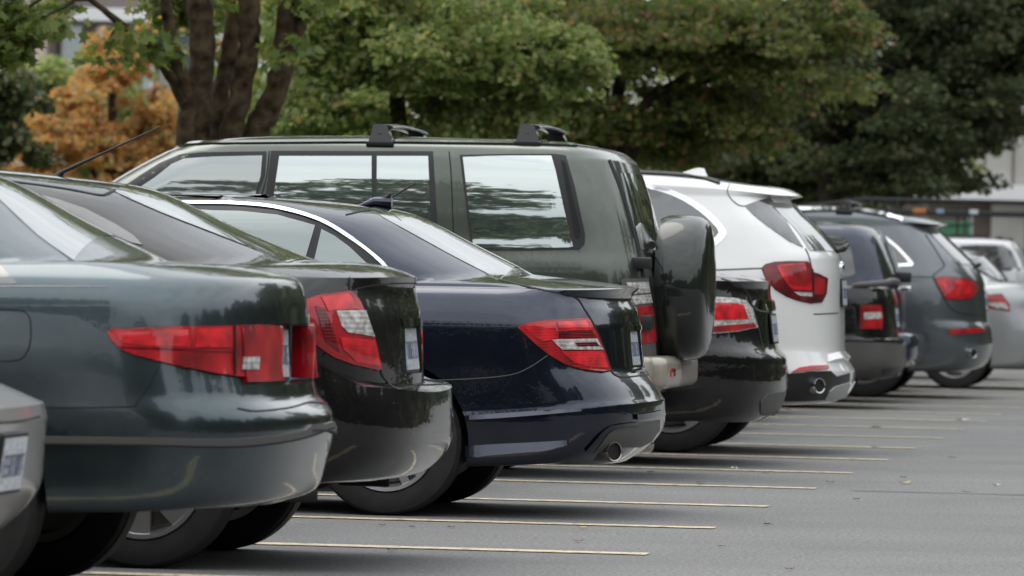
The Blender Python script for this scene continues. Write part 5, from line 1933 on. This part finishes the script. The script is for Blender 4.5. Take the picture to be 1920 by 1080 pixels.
# ------------------------------------------------------------------ vehicles further off
P_SILVERF = paint("far_silver_paint", (0.60, 0.61, 0.63), metal=0.15, rough=0.36, dust=.04)
rows = [
    R(.15, 4.5, .75, .35), R(.05, 4.6, .85, .40, rT=.3, n=3), R(.03, 4.62, .87, .55, rT=.3, n=3), R(.04, 4.62, .88, .85, rT=.3, n=3), R(.06, 4.5, .875, 1.10, rT=.3, n=3), R(.08, 3.5, .86, 1.17, rT=.28, n=3, c=True),
    R(.17, 3.1, .80, 1.355, rT=.27, n=3), R(.24, 2.8, .76, 1.485, rT=.26, n=3), R(.30, 2.65, .72, 1.545, rT=.26, n=3), R(.45, 2.5, .6, 1.58, rT=.26), R(.65, 2.2, .35, 1.595, rT=.3)]
g = at(1945, 640, 81.0)
slot_ = None
c = Car("parked_off_roader", "tall silver off-roader with black roof rails in front of the low grey building", 30, None, P_SILVERF, rows)
c.root.location = (g.x, g.y, 0)
c.M = Matrix.Translation((g.x, g.y, 0)) @ Matrix.Rotation(c.rz, 4, 'Z')
c.Mi = c.M.inverted()
c.cp = c.Mi @ CAM_P
c.wheel(.95, 1.52, .36)
c.wheel(3.7, 1.52, .36)
c.patch("side_window", [(1801, 461), (1840, 459), (1880, 460), (1894, 468), (1906, 490), (1909, 502), (1860, 503), (1801, 503)], GLASSDARK, off=.008, step=4)
c.line("belt_moulding", [(1780, 506), (1840, 506), (1930, 505)], 4, BLACK, off=.012)
c.line("roof_rail", [(1768, 444), (1800, 442), (1850, 442), (1880, 444), (1893, 450)], 3, BLACK, off=.03, depth=.03)
c.line("panel_gap", [(1893, 452), (1912, 480), (1920, 505)], 2, GAP)

# work van with a ladder rack
Y = 86.0
a, b = at(1500, 390, Y), at(2050, 369, Y)
r = bpy.data.objects.new("work_van", None)
COL.objects.link(r)
cx = (a.x + b.x) / 2
r.location = (cx, Y, 0)
tagit(r, "dark work van carrying a long black pipe rack with orange and blue tags", "van")
VAN = paint("van_paint", (.05, .05, .055), metal=.1)
L2 = (b.x - a.x) / 2
RACKB = mat("rack_pipe", (.03, .03, .032), rough=.4)


def zz(px, py):
    return at(px, py, Y).z


bm = bmesh.new()
bm_box(bm, -L2 + 1.0, L2, .15, 1.75, .35, 1.36, .12, 4)
from_bm("body", bm, VAN, r, angle=40)
bm = bmesh.new()
bm_box(bm, -L2 + 1.5, L2 - .5, .28, 1.62, 1.34, 1.48, .06, 4)
from_bm("roof", bm, VAN, r, angle=40)
bm = bmesh.new()
zt, zb_ = zz(1800, 376), zz(1800, 397)
for yy in (.2, 1.7):
    bm_tube(bm, [(-L2, yy, zz(1500, 388) + (0 if yy < 1 else .02)), (-L2 + .9, yy, zt), (L2, yy, zt)], .022, 8)
from_bm("rack_pipe", bm, RACKB, r)
bm = bmesh.new()
for yy in (.16, 1.66):
    bm_box(bm, -L2 + .1, L2, yy - .03, yy + .03, zb_ - .045, zb_ + .02, .008)
from_bm("rack_beam", bm, RACKB, r)
for px_ in (1684, 1812, 1990):
    x_ = at(px_, 385, Y).x - cx
    bm = bmesh.new()
    for yy in (.18, 1.68):
        bm_box(bm, x_ - .015, x_ + .015, yy - .015, yy + .015, 1.40, zt, 0)
    bm_box(bm, x_ - .02, x_ + .02,   .18, 1.68, zb_ + .022, zb_ + .05, 0)
    from_bm("rack_post", bm, RACKB, r)
for px_, w_, col in ((1725, 24, (.55, .20, .05)), (1764, 14, (.25, .36, .48)), (1827, 16, (.6, .65, .65))):
    x_ = at(px_, 397, Y).x - cx
    hw = w_ / 2 * Y / F_PX
    bm = bmesh.new()
    bm_box(bm, x_ - hw, x_ + hw, .118, .133, zb_ - .03, zb_ + .035, .004)
    from_bm("rack_tag", bm, mat("tag_colour", col, rough=.5), r)
for x_ in (-L2 + 2.0, L2 - .9):
    for yy in (.28, 1.62):
        bm = bmesh.new()
        bm_lathe(bm, [(.2, -.1), (.33, -.1), (.35, -.06), (.35, .06), (.33, .1), (.2, .1)], 32, 'Y', (x_, yy, .35))
        from_bm("wheel", bm, RUBBER, r)

# ------------------------------------------------------------------ litter on the asphalt
LEAFC = [("yellow", (.42, .34, .12)), ("brown", (.10, .06, .04)), ("rust", (.22, .10, .06)), ("pale", (.50, .49, .40))]
LM = {n_: mat("fallen_leaf_" + n_, c_, rough=.7) for n_, c_ in LEAFC}


def on_ground(px, py):
    d = ray(px, py)
    return CAM_P + d * (-CAM_H / d.z)


spots = [(1093, 992, 'yellow', .07), (1085, 1017, 'rust', .06), (1353, 1027, 'rust', .045), (1439, 986, 'brown', .06), (1698, 908, 'yellow', .10), (1868, 912, 'pale', .07), (1812, 925, 'brown', .06), (1313, 910, 'brown', .06),
         (1375, 881, 'pale', .09), (1436, 888, 'brown', .07), (1557, 906, 'brown', .06), (1642, 803, 'brown', .12), (1803, 790, 'pale', .17), (1220, 887, 'brown', .06), (735, 1035, 'rust', .06), (717, 987, 'brown', .04),
         (772, 990, 'brown', .04), (846, 991, 'brown', .045), (1694, 897, 'brown', .05), (1785, 860, 'brown', .07), (1606, 938, 'brown', .05), (1480, 1070, 'brown', .05), (1310, 907, 'rust', .05), (1640, 840, 'brown', .06)]
for px_, py_, cn, sz in spots:
    p = on_ground(px_, py_)
    a0 = rng.uniform(0, 6.28)
    sz *= .72
    V = []
    for x_, y_ in LEAF2D:
        V.append((sz * (x_ * math.cos(a0) - y_ * math.sin(a0)), sz * (x_ * math.sin(a0) + y_ * math.cos(a0)), .006 + sz * .30 * (abs(x_) + abs(y_) * .4) * rng.uniform(.6, 1.2)))
    o = link("fallen_leaf", V + [(v[0], v[1], v[2] - .0015) for v in V], [tuple(range(12)), tuple(range(23, 11, -1))] + [(i, i + 12, (i + 1) % 12 + 12, (i + 1) % 12) for i in range(12)], LM[cn], smooth=False)
    o.location = (p.x, p.y, 0)
    tagit(o, "small dry fallen leaf lying on the asphalt", "leaf", "fallen leaves on the asphalt")
